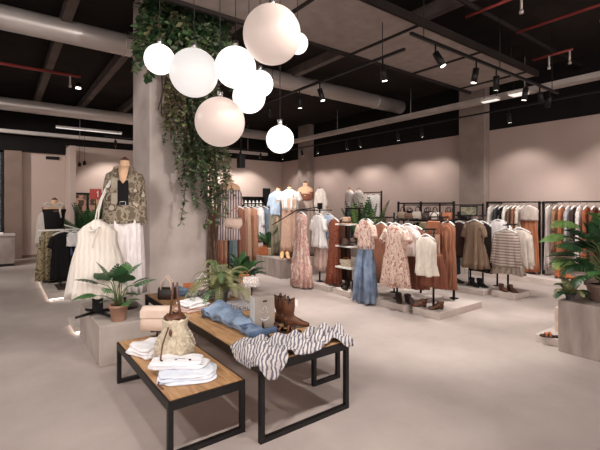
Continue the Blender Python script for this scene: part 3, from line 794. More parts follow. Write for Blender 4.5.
MB().tube([(-.05, -.1, -.08), (-.02, -.13, -.12), (.03, -.13, -.11), (.06, -.11, -.08), (.02, -.13, -.16), (.0, -.14, -.3)], [.02, .03, .03, .02, .02, .01], 8, flat=.5).build('bow', fabric((236, 226, 214)), o)

# striped dress figure right of the column
mx, my = 2.85, 5.66; mrz = CAM + R(8)
mannequin('linen mannequin in a striped dress holding a beige clutch', mx, my, .40, 2.03, mrz)
STR = striped((122, 104, 110), (212, 194, 186), 8, (0, 0, 0), 'X', .5)
o = worn('striped_dress', 'off-shoulder mauve and cream striped dress on the mannequin by the column', 'dress', mx, my, 1.83, mrz, STR, L=.77, neck=.165, w=.18, waist=.13, waist_z=-.29, hem=.18, d=.13, dh=.14, folds=11, amp=.07, sl=.14, slr=.06, sla=.3, seed=84)
MB().loft([[(a*math.cos(t), b*math.sin(t)*(1 + .08*math.sin(9*t)), z) for t in [2*PI*j/36 for j in range(36)]] for z, a, b in ((.0, .18, .125), (-.05, .20, .15), (-.13, .205, .155))], False, False).build('ruffle', STR, o, solid=.004)
MB().loft([[(.145*math.cos(t), .128*math.sin(t), z) for t in [2*PI*j/28 for j in range(28)]] for z in (-.31, -.275)], False, False).build('waist_tie', STR, o, solid=.006)
p = at(233.5, 223, 5.75)
o = thing('clutch_bag', 'beige slouchy clutch bag held at the striped dress', 'bag', p, CAM)
MB().loft([[(a*math.cos(t), b*math.sin(t), z + .012*math.sin(2*t)) for t in [2*PI*j/20 for j in range(20)]] for z, a, b in ((-.075, .06, .015), (-.07, .11, .04), (-.02, .13, .045), (.04, .125, .04), (.07, .11, .015))]).build('bag_body', fabric((206, 176, 158)), o)
MB().tube([(-.1, 0, .07), (-.02, .02, .19), (.06, .05, .24)], .006, 6).build('strap', M['tan_leather'], o)

# three on the broad block
mrz = CAM - R(5)
mx, my = 5.25, 7.86
mannequin('left mannequin of the three on the broad block', mx, my, .42, 1.99, mrz)
worn('denim_shirt', 'pale blue denim shirt on the left mannequin of the three', 'shirt', mx, my, 1.93, mrz, fabric((180, 196, 214)), L=.56, w=.195, hem=.19, sl=.3, slr=.06, sla=.25, seed=85)
worn('wide_trousers', 'grey olive wide trousers on the left mannequin of the three', 'trousers', mx, my, 1.37, mrz, fabric((152, 140, 118)), L=.92, kind='trousers', waist=.19, hem=.21, d=.13, dh=.12, seed=86)
mx, my = 5.27, 7.42
mannequin('middle mannequin of the three on the broad block', mx, my, .42, 2.01, mrz)
worn('tee_shirt', 'white short-sleeved tee under the nude dress on the broad block', 'shirt', mx, my, 1.955, mrz, fabric((234, 226, 218)), L=.46, w=.195, hem=.165, d=.132, sl=.2, slr=.075, sla=.5, seed=87)
o = worn('slip_dress', 'nude pink long slip dress on the middle mannequin of the three', 'dress', mx, my, 1.96, mrz, fabric((204, 162, 138)), L=1.46, strap=True, w=.2, waist=.165, waist_z=-.5, hem=.2, d=.145, dh=.14, folds=9, amp=.12, seed=88)
MB().loft([[(.172*math.cos(t), .142*math.sin(t), z) for t in [2*PI*j/28 for j in range(28)]] for z in (-.52, -.48)], False, False).build('waist_seam', fabric((176, 130, 106)), o, solid=.006)
mx, my = 5.72, 7.42
mannequin('tallest right mannequin of the three with bare shoulders', mx, my, .42, 2.12, mrz)
worn('bandeau_top', 'rust brown bandeau top on the right mannequin of the three', 'top', mx, my, 1.905, mrz, fabric((134, 80, 60)), L=.2, kind='skirt', waist=.19, hem=.17, d=.13, dh=.125, folds=9, amp=.04, seed=89)
worn('long_dress', 'taupe long skirt on the right mannequin of the three', 'skirt', mx, my, 1.74, mrz, fabric((176, 152, 138)), L=1.25, kind='skirt', waist=.185, hem=.24, d=.145, dh=.17, folds=11, amp=.15, seed=90)
worn('lace_blouse', 'white lace blouse on a hanger right of the bare shouldered mannequin', 'blouse', 6.02, 7.22, 1.98, mrz, fabric((224, 208, 196)), L=.62, w=.12, hem=.15, d=.06, sl=.35, slr=.05, sla=.2, seed=91)
o = thing('clothing_stand', 'black post with a sloping arm beside the broad block', 'clothing stand', (6.02, 7.25, .42))
MB().lathe([(.07, 0), (.07, .008), (.02, .012)], 16).build('foot_plate', M['black'], o)
MB().tube([(0, 0, 0), (0, 0, 1.6)], .014, 10).build('post', M['black'], o)
# sloping arm of the first centre stand, reaching in front of the mannequins
pa, pb = Vector(at(272, 225, 8.6)), Vector(at(297, 210, 8.1))
q = Vector((5.03, 6.06, .10))
MB().tube([(0, 0, 1.46), tuple(pb - q), tuple(pa - q)], .011, 8).build('sloping_arm', M['black'], STAND_A)

# two far mannequins near the right wall and white dresses on a high rail
for x, y, lab, tl, tc, bl, bc in ((9.02, 9.36, 'left of the two distant mannequins by the right wall', 'white sleeveless top on the left distant mannequin', (226, 214, 204), 'blue grey skirt on the left distant mannequin', (112, 126, 146)),
                                  (9.06, 9.0, 'right of the two distant mannequins by the right wall', 'white blouse on the right distant mannequin', (232, 220, 208), 'dusty pink skirt on the right distant mannequin', (190, 150, 140))):
    mannequin(lab, x, y, .4, 2.12, W_, k=.85)
    worn('top', tl, 'top', x, y, 2.06, W_, fabric(tc), L=.55, w=.16, hem=.14, d=.115, sl=.15, slr=.06, sla=.15, seed=int(x*100))
    worn('skirt', bl, 'skirt', x, y, 1.55, W_, fabric(bc), L=1.0, kind='skirt', waist=.145, hem=.16, d=.115, dh=.13, seed=int(x*90))
o = thing('clothing_rack', 'tall black rack at the right wall holding the distant white dresses', 'clothing rack', (9.62, 8.55, 0))
for y in (0, 1.6):
    MB().box(-.018, .018, y-.018, y+.018, 0, 2.05).build('upright', M['black'], o)
    MB().box(-.22, .22, y-.02, y+.02, 0, .03).build('foot', M['black'], o)
MB().box(-.014, .014, .018, 1.582, 1.99, 2.02).build('hanging_rail', M['black'], o)
for i, (y, c, lab) in enumerate(((8.25, (238, 230, 222), 'white long dress at the right end of the tall rack by the wall'), (8.5, (244, 238, 230), 'bright white long dress second from right on the tall rack by the wall'), (8.75, (222, 206, 190), 'cream long dress in the middle of the tall rack by the wall'), (9.0, (176, 140, 112), 'tan long dress left of the cream dress on the tall rack'), (9.25, (148, 106, 84), 'brown long dress at the left end of the tall rack by the wall'))):
    hung('dress', lab, 'dress', 9.62, y + .5, 1.90, W_+.4, fabric(c), ('white clothes hanger on the tall rack by the right wall', 'hangers on the tall rack'), L=1.35, w=.16, d=.05, dh=.06, seed=100+i)

# ------------------------------------------------------------------ plants
def blade(mb, base, d, L, W, droop, lobes=0, n=8, twist=0.0, roll=0.0):
    """a leaf blade: base, horizontal direction d with lift, length, width, droop"""
    d = Vector(d).normalized(); p = Vector(base)
    up = Vector((0, 0, 1))
    side = d.cross(up)
    if side.length < .05: side = Vector((1, 0, 0))
    side.normalize()
    side = (side*math.cos(roll) + side.cross(d)*math.sin(roll)).normalized()
    mid = []; step = L/n
    dd = d.copy()
    for i in range(n + 1):
        mid.append(p.copy())
        p = p + dd*step
        dd = (dd + Vector((0, 0, -droop/n))).normalized()
    for sgn in (-1, 1):
        for i in range(n):
            t0, t1 = i/n, (i+1)/n
            def wd(t): return W*.5*(math.sin(PI*min(1, t**.62*.97+.03)))*1.0
            a, b = mid[i], mid[i+1]
            fall = Vector((0, 0, -.18))
            if lobes:
                e0 = a + (b-a)*.1; e1 = a + (b-a)*.85
                w0 = wd(t0 + .25/n); w1 = wd(t0 + .8/n)
                fw = (b-a).normalized()*W*.16
                q0 = e0 + side*sgn*w0 + fall*w0 + fw; q1 = e1 + side*sgn*w1*.97 + fall*w1 + fw*1.1
                m0 = a + side*sgn*w0*.28 + fall*w0*.1; m1 = b + side*sgn*w1*.28 + fall*w1*.1
                vs = [a, b, m1, q1, q0, m0]
                mb.add(vs, [(0, 1, 2, 5), (5, 2, 3, 4)], False)
            else:
                w0, w1 = wd(t0), wd(t1)
                vs = [a, b, b + side*sgn*w1 + fall*w1, a + side*sgn*w0 + fall*w0]
                mb.add(vs, [(0, 1, 2, 3)], True)
    return mid

def frond(mb, base, d, L, droop, leaf, n=16, w=.014, st=None):
    d = Vector(d).normalized(); p = Vector(base); dd = d.copy(); step = L/n
    pts = [p.copy()]
    for i in range(n):
        p = p + dd*step
        dd = (dd + Vector((0, 0, -droop/n*(.4+1.2*i/n)))).normalized()
        pts.append(p.copy())
    (st or mb).tube(pts, [.005*(1-i/(n+1))+.0015 for i in range(n+1)], 5)
    for i in range(2, n+1):
        a = pts[i]; t = (pts[i]-pts[i-1]).normalized()
        s = t.cross(Vector((0, 0, 1)))
        if s.length < .05: s = Vector((1, 0, 0))
        s.normalize()
        l = leaf*math.sin(PI*(.15+.8*i/n))**.7
        for sg in (-1, 1):
            e = a + (s*sg*.85 + t*.55 + Vector((0, 0, -.3))).normalized()*l
            m = (a+e)/2 + Vector((0, 0, .12*l))
            k = t*w
            mb.add([a - k*.4, m - k, e, m + k, a + k*.4], [(0, 1, 3, 4), (1, 2, 3)], False)

def pot_mb(r, h, rim=.012):
    return MB().lathe([(r*.72, 0), (r*.76, .004), (r*.97, h*.82), (r, h*.83), (r+rim, h*.84), (r+rim, h), (r-.008, h), (r-.012, h*.86)], 28, cap1=False)
def soil(r, h, par):
    MB().lathe([(r-.013, h*.84), (r*.5, h*.88), (.01, h*.9)], 20).build('soil', M['soil'], par)

def big_leaf_plant(name, label, loc, r, h, pot, leaves, mats, lobes=1, stemr=.006, seed=0, group=None):
    """leaves: (azimuth deg, elevation deg, stem length, leaf length, leaf width, droop)"""
    o = thing(name, label, 'potted plant', loc, 0, group)
    pot_mb(r, h).build('pot', M[pot], o); soil(r, h, o)
    rg = random.Random(seed)
    for i, (az, el, sl, ll, lw, dr) in enumerate(leaves):
        a, e = R(az), R(el)
        d = Vector((math.cos(a)*math.cos(e), math.sin(a)*math.cos(e), math.sin(e)))
        b0 = Vector((rg.uniform(-.3, .3)*r, rg.uniform(-.3, .3)*r, h*.86))
        pts = [b0, b0 + Vector((d.x*.25, d.y*.25, d.z*.6))*sl, b0 + Vector((d.x*.62, d.y*.62, d.z*.92))*sl, b0 + d*sl]
        st = MB().tube(pts, [stemr, stemr*.9, stemr*.8, stemr*.6], 6).build('stem', M['stem'], o)
        mb = MB()
        blade(mb, b0 + d*sl, (d.x, d.y, d.z*.3 + .08), ll, lw, dr, lobes, 8, 0, rg.uniform(-.5, .5))
        mb.build('leaf', M[mats[i % len(mats)]], o)
    return o

# monstera on the concrete block (az measured from world X; screen right is -37 deg)
lv = [(-38, 40, .25, .27, .26, .5), (143, 36, .28, .30, .25, .6), (-25, 62, .27, .27, .25, .8), (160, 66, .26, .25, .25, .7), (-90, 60, .24, .24, .25, .9), (-125, 46, .2, .2, .2, 1.0),
      (60, 60, .27, .25, .24, .7), (110, 50, .26, .27, .24, .7), (-62, 34, .18, .2, .17, .7), (165, 18, .22, .28, .11, .9), (-110, 76, .25, .22, .22, .9), (20, 44, .22, .25, .2, .8), (-85, 20, .1, .14, .13, .7), (-150, 30, .1, .14, .12, .7), (-30, 25, .1, .14, .12, .7)]
lv = [(a_, min(84, e_ + 14), sl_*1.1, ll_*.86, lw_*.9, dr_*1.1) for a_, e_, sl_, ll_, lw_, dr_ in lv]
big_leaf_plant('potted_monstera', 'monstera in a terracotta pot on the concrete block before the column', (.99, 4.47, .40), .092, .165, 'terra', lv, ['leaf', 'leaf_dark', 'leaf'], seed=3)
# large plant on the right block
rg = random.Random(5); lv = []
for i in range(30):
    az = 143 + rg.uniform(-140, 140); el = rg.uniform(34, 86)
    lv.append((az, el, rg.uniform(.26, .56), rg.uniform(.22, .33), rg.uniform(.18, .27), rg.uniform(.8, 1.6)))
lv += [(148, 34, .40, .30, .24, 1.8), (136, 40, .42, .28, .22, 1.9), (165, 26, .3, .26, .2, 1.6), (140, 58, .46, .3, .26, 1.0)]
big_leaf_plant('potted_plant', 'large bushy potted plant with split leaves on the right edge block', (5.27, 1.47, .56), .2, .19, 'pinkpot', lv, ['leaf_dark', 'leaf', 'leaf_dark'], stemr=.009, seed=6)
lv = [(150, 70, .74, .34, .34, 1.2), (120, 62, .62, .3, .3, 1.2), (200, 74, .8, .3, .28, 1.0), (160, 40, .5, .3, .26, 1.1)]
o = thing('potted_plant', 'lime green broad leaf plant behind the large bushy plant', 'potted plant', (5.52, 1.62, .56))
pot_mb(.09, .13).build('pot', M['greypot'], o); soil(.09, .13, o)
for az, el, sl, ll, lw, dr in lv:
    a, e = R(az), R(el); d = Vector((math.cos(a)*math.cos(e), math.sin(a)*math.cos(e), math.sin(e)))
    MB().tube([(0, 0, .11), tuple(Vector((d.x*.3, d.y*.3, d.z*.6))*sl + Vector((0, 0, .11))), tuple(d*sl + Vector((0, 0, .11)))], .007, 6).build('stem', M['stem'], o)
    mb = MB(); blade(mb, d*sl + Vector((0, 0, .11)), (d.x, d.y, d.z*.2), ll, lw, dr, 1, 9, 0, .3); mb.build('leaf', M['leaf_lime'], o)

def fern_plant(name, label, loc, r, h, pot, nf, L, leaf, mats, seed, droop=1.6, w=.014, el=(25, 80), nl=20):
    o = thing(name, label, 'potted plant', loc)
    pot_mb(r, h).build('pot', M[pot], o); soil(r, h, o)
    rg = random.Random(seed)
    for i in range(nf):
        a = 2*PI*i/nf*2.62 + rg.uniform(-.2, .2); e = R(rg.uniform(*el))
        d = (math.cos(a)*math.cos(e), math.sin(a)*math.cos(e), math.sin(e))
        mb = MB(); frond(mb, (d[0]*r*.3, d[1]*r*.3, h*.87), d, L*rg.uniform(.75, 1.1), droop*rg.uniform(.8, 1.2), leaf, nl, w)
        mb.build('frond', M[mats[i % len(mats)]], o)
    return o
fern_plant('potted_fern', 'olive green arching fern in a dark pot on the taller oak table', (1.93, 4.02, .53), .085, .15, 'greypot', 44, .52, .075, ['fern', 'fern', 'ivy2', 'fern', 'ivy', 'fern'], 11, 3.8, .0055, (10, 84), 24)
fern_plant('potted_fern', 'small drooping fern at the front left corner of the right edge block', (4.99, 1.73, .56), .045, .07, 'greypot', 12, .24, .06, ['leaf_dark', 'fern'], 13, 2.2, .012)
fern_plant('potted_palm', 'small palm in a basket beside the rust handbag on the broad block', (5.12, 7.95, .42), .1, .18, 'straw', 16, .5, .12, ['leaf_dark', 'leaf'], 17, 1.1, .016, (45, 85))
fern_plant('potted_palm', 'leafy palm standing by the framed mirror at the back left', (1.9, 11.9, 0), .17, .34, 'greypot', 34, 1.35, .22, ['leaf_dark', 'leaf'], 19, .75, .03, (55, 86))
fern_plant('potted_palm', 'leafy palm between the distant mannequins and the rear rack', (7.6, 7.3, 0), .16, .34, 'greypot', 26, 1.4, .2, ['leaf', 'leaf_lime', 'leaf_dark'], 23, .6, .03, (62, 87))
fern_plant('potted_palm', 'small fern on the floor by the tan dresses behind the fern', (3.6, 6.6, 0), .12, .25, 'greypot', 18, .5, .12, ['leaf_dark', 'leaf'], 29, 1.5, .02)

# hanging greenery on the column
def vine(label, x, y, z, n, Lr, mats, seed, spread=(.3, .1), leaf=.055, dens=26, sway=.08, out=(0, -1)):
    o = thing('hanging_vine', label, 'hanging plant', (x, y, z))
    rg = random.Random(seed)
    lm = [MB() for _ in mats]; st = MB()
    for i in range(n):
        p = Vector((rg.uniform(-spread[0], spread[0]), rg.uniform(-spread[1], spread[1]), rg.uniform(-.05, .1)))
        L = rg.uniform(*Lr); k = max(5, int(L/.07)); pts = [p.copy()]
        a = rg.uniform(0, 6)
        for j in range(k):
            a += rg.uniform(-.8, .8)
            p = p + Vector((math.cos(a)*sway*.3, math.sin(a)*sway*.3, -L/k))
            if j < 3: p += Vector((out[0]*.05, out[1]*.05, .02))
            pts.append(p.copy())
        st.tube(pts, .004, 4)
        for j in range(int(L*dens)):
            t = rg.random()*(len(pts)-1); q = pts[int(t)].lerp(pts[min(int(t)+1, len(pts)-1)], t % 1)
            az = rg.uniform(0, 2*PI); d = Vector((math.cos(az), math.sin(az), rg.uniform(-1.2, .2))).normalized()
            s = d.cross(Vector((0, 0, 1))).normalized(); l = leaf*rg.uniform(.6, 1.3)
            nn = Vector((rg.uniform(-.3, .3), rg.uniform(-.3, .3), rg.uniform(-.3, .3)))*l
            e = q + d*l*1.3; m = q + d*l*.55
            lm[rg.randrange(len(lm))].add([q, m + s*l*.42 + nn*.5, e, m - s*l*.42 - nn*.5], [(0, 1, 2, 3)], False)
    st.build('vine_stem', M['bark'], o)
    for b, mt in zip(lm, mats):
        if b.f: b.build('leaves', M[mt], o)
    return o
cx0, cy0 = 1.68, 5.76       # column corner nearest the camera axis
vine('dense ivy at the left top corner of the column', cx0 + .06, cy0 - .08, 4.62, 34, (.5, 1.25), ['ivy', 'leaf_dark'], 31, (.09, .06), .09, 46, .08)
vine('dense ivy on the column front above the globes, left half', cx0 + .3, cy0 - .14, 4.6, 46, (.5, 1.35), ['leaf_dark', 'ivy', 'leaf_dark', 'ivy2'], 32, (.2, .08), .085, 48, .1)
vine('dense ivy on the column front above the globes, right half', cx0 + .68, cy0 - .16, 4.6, 52, (.5, 1.3), ['leaf_dark', 'ivy', 'leaf_dark', 'ivy3'], 33, (.24, .08), .085, 48, .1)
vine('ivy reaching out past the right edge of the column top', cx0 + .90, cy0 + .0, 4.6, 32, (.5, 1.0), ['leaf_dark', 'ivy', 'ivy2'], 34, (.12, .15), .085, 44, .08, (.6, 0))
vine('dry olive vine hanging on the column front behind the leftmost globes', cx0 + .25, cy0 - .1, 3.9, 18, (.7, 1.5), ['ivy2', 'fern', 'bark'], 30, (.08, .05), .06, 60, .05)
vine('pale grey green vine trailing down the column front left of the lowest globe', cx0 + .44, cy0 - .1, 3.9, 20, (1.5, 2.25), ['ivy3', 'ivy2', 'ivy3', 'leaf_dark'], 35, (.07, .05), .05, 70, .05)
vine('dark green vine trailing down the middle of the column front', cx0 + .62, cy0 - .1, 3.9, 26, (1.4, 2.4), ['ivy', 'ivy3', 'leaf_dark'], 36, (.09, .05), .055, 70, .05)
vine('longest thick vine trailing down the right edge of the column to the dress', cx0 + .70, cy0 - .08, 3.9, 32, (1.5, 2.75), ['ivy', 'ivy2', 'leaf_dark', 'ivy3'], 37, (.08, .06), .055, 70, .05)
vine('olive dry vine trailing beside the right edge of the column', cx0 + .78, cy0 - .06, 3.8, 20, (1.0, 1.8), ['ivy2', 'fern', 'ivy3'], 38, (.05, .05), .05, 64, .05)
o = thing('dry_vine', 'bundle of brown woody vine trunks on the column behind the globes', 'vine', (cx0, cy0, 0))
rg = random.Random(41)
for i in range(11):
    x = .12 + .07*i; pts = []
    for j in range(12):
        pts.append((x + .05*math.sin(j*.9 + i*1.7), -.05 - .018*math.sin(j*1.3+i), 4.7 - j*.16 - .05*(i % 3)))
    MB().tube(pts, [.022 - .0015*j for j in range(12)], 7).build('vine_trunk', M['bark'], o)
o = thing('dry_vine_root', 'dark brown root trailing down the right edge of the column to the floor', 'vine', (cx0 + .93, cy0 - .06, 0))
for i in range(5):
    MB().tube([(.03*i - .06 + .02*math.sin(j*.8+i), .03*math.sin(j+i*2), 2.6 - j*.26) for j in range(10)], [.016]*9 + [.008], 6).build('root_strand', M['bark'], o)

# ------------------------------------------------------------------ things on the tables
def folded(name, label, cat, loc, rz, w, l, h, mat, seed=0, folds=3, group=None):
    rg = random.Random(seed); mb = MB(); n = 56
    for f in range(folds):
        z0 = h*f/folds; hh = h/folds
        sc = 1 - .05*f; ox = rg.uniform(-.01, .01); oy = rg.uniform(-.012, .012) ; ph = rg.uniform(0, 6)
        rings = []
        for s, z in ((.95, 0), (1.0, .25), (1.0, .7), (.95, .95), (.72, 1.04), (.35, 1.02)):
            r_ = []
            for k in range(n):
                a = 2*PI*k/n; c, q = math.cos(a), math.sin(a); e = .42
                x = w/2*math.copysign(abs(c)**e, c)*s*sc; y = l/2*math.copysign(abs(q)**e, q)*s*sc
                wob = .011*math.sin(3*a+ph) + .006*math.sin(7*a+ph*2)
                zz = z0 + hh*z + ((.3*hh*math.sin(x*30+ph)*math.cos(y*24+ph) + .15*hh*math.sin(y*70+x*40)) if z > .6 else 0)
                r_.append((ox + x + wob, oy + y + wob*.8, zz))
            rings.append(r_)
        mb.loft(rings)
    return tag(mb.build(name, mat, None, loc, rz), label, cat, group)
WHT = mottled('white_cotton', (236, 232, 232), (246, 242, 242), 12, .9, spec=.15, bmp=.2)
folded('folded_shirt', 'folded white shirt alone at the rear left of the low table', 'shirt', (1.0, 3.43, .372), R(20), .27, .31, .07, WHT, 1, 3)
o = folded('folded_shirt', 'folded white buttoned shirt lying on the stack at the front of the low table', 'shirt', (1.04, 2.87, .424), R(-32), .40, .17, .052, WHT, 2, 2)
for x in (-.11, -.01, .09):
    MB().lathe([(.009, 0), (.009, .005), (.005, .006)], 12, M=T(x, -.03, .054)).build('button', M['dk_leather'], o)
folded('folded_shirt', 'folded pale blue white shirt under the buttoned one on the low table', 'shirt', (1.08, 2.78, .372), R(-25), .40, .30, .05, mottled('pale_blue_cotton', (210, 216, 228), (238, 238, 242), 9, .9, spec=.15, bmp=.2), 3, 3)

# straw bucket bag
o = thing('straw_bag', 'cream shaggy straw bucket bag with brown straps on the low table', 'bag', (1.10, 3.10, .372))
mb = MB(); rg = random.Random(9); rings = []
for z, r in ((0, .095), (.02, .122), (.07, .142), (.13, .142), (.19, .122), (.24, .1), (.28, .088), (.32, .092), (.345, .1)):
    rings.append([(r*(1+rg.uniform(-.07, .07))*math.cos(2*PI*k/40), r*(1+rg.uniform(-.07, .07))*math.sin(2*PI*k/40), z + rg.uniform(-.006, .006)) for k in range(40)])
mb.loft(rings, True, False)
mb.build('bag_body', M['straw'], o, solid=.006)
mb = MB()
for i in range(260):
    a = rg.uniform(0, 2*PI); z = rg.uniform(.03, .24); r = .143 if z < .15 else .143 - (z-.15)*.42
    c = Vector((r*math.cos(a), r*math.sin(a), z)); nrm = Vector((math.cos(a), math.sin(a), .2)); t = Vector((-math.sin(a), math.cos(a), 0)); u = Vector((0, 0, 1))
    s = rg.uniform(.012, .022)
    mb.add([c - t*s*.5, c + nrm*s*.7 - u*s*.6, c + t*s*.5, c + nrm*s*.45 + u*s*.5], [(0, 1, 2, 3)])
mb.build('raffia_tufts', M['straw'], o)
MB().lathe([(.006, -.05), (.012, -.03), (.013, -.01), (.006, .01)], 12, M=T(-.066, -.085, .275)).build('drawstring_tassel', M['leather'], o)
for s in (-1, 1):
    q = Vector((.8, -.6, 0))*s
    MB().tube([q*.055 + Vector((0, 0, .26)), q*.035 + Vector((0, 0, .40)), q*.022 + Vector((0, 0, .52)), q*.016 + Vector((0, 0, .62))], [.011, .010, .010, .008], 8, flat=.5).build('upright_handle', M['leather'], o)
MB().loft([[(.105*math.cos(a)*s, .105*math.sin(a)*s, z + .012*math.sin(3*a)) for a in [2*PI*k/24 for k in range(24)]] for z, s in ((.325, .6), (.345, .8), (.37, .55))]).build('leather_lining', M['leather'], o)
MB().tube([(-.08, -.08, .30), (-.14, -.13, .2), (-.17, -.17, .09), (-.19, -.2, .012), (-.22, -.3, .012), (-.245, -.36, .012), (-.235, -.44, .012)], [.006]*7, 8).build('hanging_strap', M['leather'], o)

# pale leather bag on its stand
o = thing('bag_stand', 'small black post stand holding the pale pink bag on the low table', 'display stand', (1.16, 3.74, .37))
MB().lathe([(.07, 0), (.07, .006), (.01, .008)], 20).build('base', M['black'], o)
MB().tube([(0, 0, .006), (0, 0, .075)], .008, 8).build('post', M['black'], o)
MB().box(-.06, .06, -.03, .03, .072, .08).build('tray', M['black'], o)
o = thing('handbag', 'pale pink leather bag with roll top on a black stand', 'bag', (1.16, 3.74, .452), CAM)
def bag_body(w, h, d, taper=.92, n=32):
    mb = MB(); rings = []
    for z, s, k in ((0, .93, .8), (.04, 1, 1), (.5, 1.0, 1.0), (.85, taper, .8), (1, taper*.97, .55)):
        rings.append([(w/2*s*math.copysign(abs(math.cos(a))**.45, math.cos(a)), d/2*k*math.copysign(abs(math.sin(a))**.6, math.sin(a)), h*z) for a in [2*PI*j/n for j in range(n)]])
    mb.loft(rings); return mb
bag_body(.30, .16, .12).build('bag_body', M['pink_leather'], o)
f = MB()
rings = []
for x in (-.135, -.13, 0, .13, .135):
    k = .7 if abs(x) > .132 else 1
    rings.append([(x, .055*k*math.cos(a), .185 + .034*k*math.sin(a)) for a in [2*PI*j/20 for j in range(20)]])
f.loft(rings); f.build('roll_top', M['pink_leather'], o)
MB().box(-.138, .138, -.062, -.052, .12, .19).build('front_flap', M['pink_leather'], o, bevel=.004)
# dark open bag with cream handles
o = thing('tote_bag', 'dark open tote with pale handles standing behind the pale pink bag', 'bag', (1.52, 4.55, .532), CAM)
bag_body(.2, .13, .1, 1.0).build('bag_body', M['dk_leather'], o)
for y in (-.035, .035):
    MB().tube([(-.06, y, .11), (-.05, y, .2), (0, y, .26), (.05, y, .2), (.06, y, .11)], .009, 8).build('handle', M['pink_leather'], o)

# jeans
def jeans(label, loc, rz, L, w0, w1, h, mat, seed):
    rg = random.Random(seed); o = MB(); n = 30
    for leg in range(2):
        rings = []
        for i in range(25):
            t = i/24; w = w0 + (w1-w0)*min(1, t*1.25)**.8
            hh = h*.5*(1 + .16*math.sin(t*21+leg) + .1*math.sin(t*47)) * (1.1 - .45*t)
            if i in (0, 24): hh *= .55
            y = -L/2 + L*t; zc = hh*.9 + leg*h*.45*(1.05-.5*t); xo = .03*math.sin(t*3+seed) + leg*.012
            rings.append([(xo + w/2*math.cos(a)*(1 + .05*math.sin(5*a + t*19)), y + .012*math.sin(4*a+leg), max(.0, zc + hh*math.sin(a)*.92 + (.010*math.sin(a*4 + t*26) + .009*math.sin(t*58 + a*3))*(1.2-.6*t))) for a in [2*PI*k/n for k in range(n)]])
        o.loft(rings)
    return o.build('folded_jeans', mat, None, loc, rz)
j = tag(jeans('', (1.66, 3.14, .532), R(182), .86, .30, .15, .085, M['denim'], 4), 'light blue washed jeans stretched along the taller oak table', 'jeans')
MB().box(-.125, .125, .405, .445, .035, .08).build('waistband', M['denim_dark'], j, bevel=.01)
MB().box(-.02, .10, .2, .31, .075, .08).build('back_pocket', M['denim_dark'], j, bevel=.003)
folded('folded_jeans', 'folded mid blue jeans at the far left end of the taller table', 'jeans', (1.66, 4.72, .532), R(15), .3, .34, .075, M['denim'], 12, 4)
folded('folded_jeans', 'darker folded jeans beneath the edge near the far blue pair', 'jeans', (1.80, 4.38, .532), R(-10), .2, .2, .05, M['denim_dark'], 13, 3)
folded('folded_blouse', 'folded white top with pink edge left of the blue jeans', 'top', (1.58, 3.95, .532), R(12), .28, .26, .04, fabric((222, 190, 178)), 14, 2)
folded('folded_blouse', 'folded white top lying on the pink edged one', 'top', (1.585, 3.955, .574), R(14), .27, .25, .045, WHT, 15, 3)
SC1 = printed([(236, 232, 230), (60, 60, 70), (214, 212, 216), (40, 42, 50)], 40, 'noise')
folded('folded_scarf', 'black and white printed scarf folded left of the fern pot', 'scarf', (1.85, 4.36, .532), R(-20), .3, .26, .07, SC1, 16, 3)
folded('folded_scarf', 'white and blue patterned cloth behind the fern pot', 'scarf', (2.02, 4.3, .532), R(10), .22, .3, .06, printed([(240, 238, 238), (160, 172, 196), (232, 232, 236)], 26, 'noise'), 17, 3)
folded('folded_scarf', 'dark striped scarf folded right of the fern pot', 'scarf', (2.02, 3.72, .532), R(25), .24, .34, .05, striped((64, 62, 72), (206, 198, 196), 26, (0, 0, R(40)), 'X', 2), 18, 3)
o = thing('handbag', 'small rust leather bag at the far end of the taller table', 'bag', (1.86, 4.74, .532), CAM)
bag_body(.14, .11, .07).build('bag_body', M['tan_leather'], o)
MB().box(-.068, .068, -.04, -.032, .05, .112).build('flap', M['tan_leather'], o, bevel=.004)
o = thing('crochet_pouch', 'white crochet pouch beside the small rust bag', 'pouch', (2.02, 4.72, .532), CAM)
bag_body(.16, .16, .08).build('pouch_body', printed([(236, 226, 220), (206, 186, 178), (240, 234, 228)], 60), o)
MB().tube([(-.06, 0, .14), (0, 0, .22), (.06, 0, .14)], .006, 6).build('handle', WHT, o)

# shopping bag with the pale print and the display post with a clutch
o = thing('shopping_bag', 'taupe card bag with cut out handle and white curved print', 'shopping bag', (1.82, 2.97, .531), CAM + R(30))
w, h, d = .185, .285, .10
MB().box(-w/2, w/2, -d/2, d/2, 0, h).build('bag_front', M['paper'], o, bevel=.003)
MB().box(-w/2-.004, -w/2-.001, -d/2+.004, d/2-.004, .002, h-.002).box(-w/2-.004, -w/2-.001, -.004, .004, .01, h).build('pale_gusset', M['paper_light'], o)
MB().box(-.02, .02, -d/2-.003, -d/2-.001, h-.045, h-.032).build('handle_slot', M['blackmatte'], o, bevel=.001)
mb = MB()
def arc(cx, cz, r, a0, a1, wd):
    n = 12
    mb.tube([(cx + r*math.cos(R(a0+(a1-a0)*i/n)), -d/2-.0025, cz + r*math.sin(R(a0+(a1-a0)*i/n))) for i in range(n+1)], [wd*math.sin(PI*(.12+.76*i/n)) for i in range(n+1)], 6, flat=.25)
arc(0, .125, .042, 200, 340, .0075); arc(0, .138, .036, 215, 325, .004)
for s in (-1, 1):
    arc(s*.028, .152, .018, 60, 240, .003)
    mb.ball((s*.014, -d/2-.003, .185), (.004, .002, .011), 8, 6)
    mb.ball((s*.024, -d/2-.003, .15), (.004, .002, .006), 8, 6)
mb.ball((0, -d/2-.003, .2), (.004, .002, .008), 8, 6)
mb.build('white_print', M['paper_light'], o)
o = thing('display_post', 'thin black display post behind the taupe card bag', 'display stand', (1.80, 3.12, .53))
MB().lathe([(.05, 0), (.05, .006), (.01, .008)], 18).build('base', M['black'], o)
MB().tube([(0, 0, .006), (0, 0, .34)], .007, 8).build('post', M['black'], o)
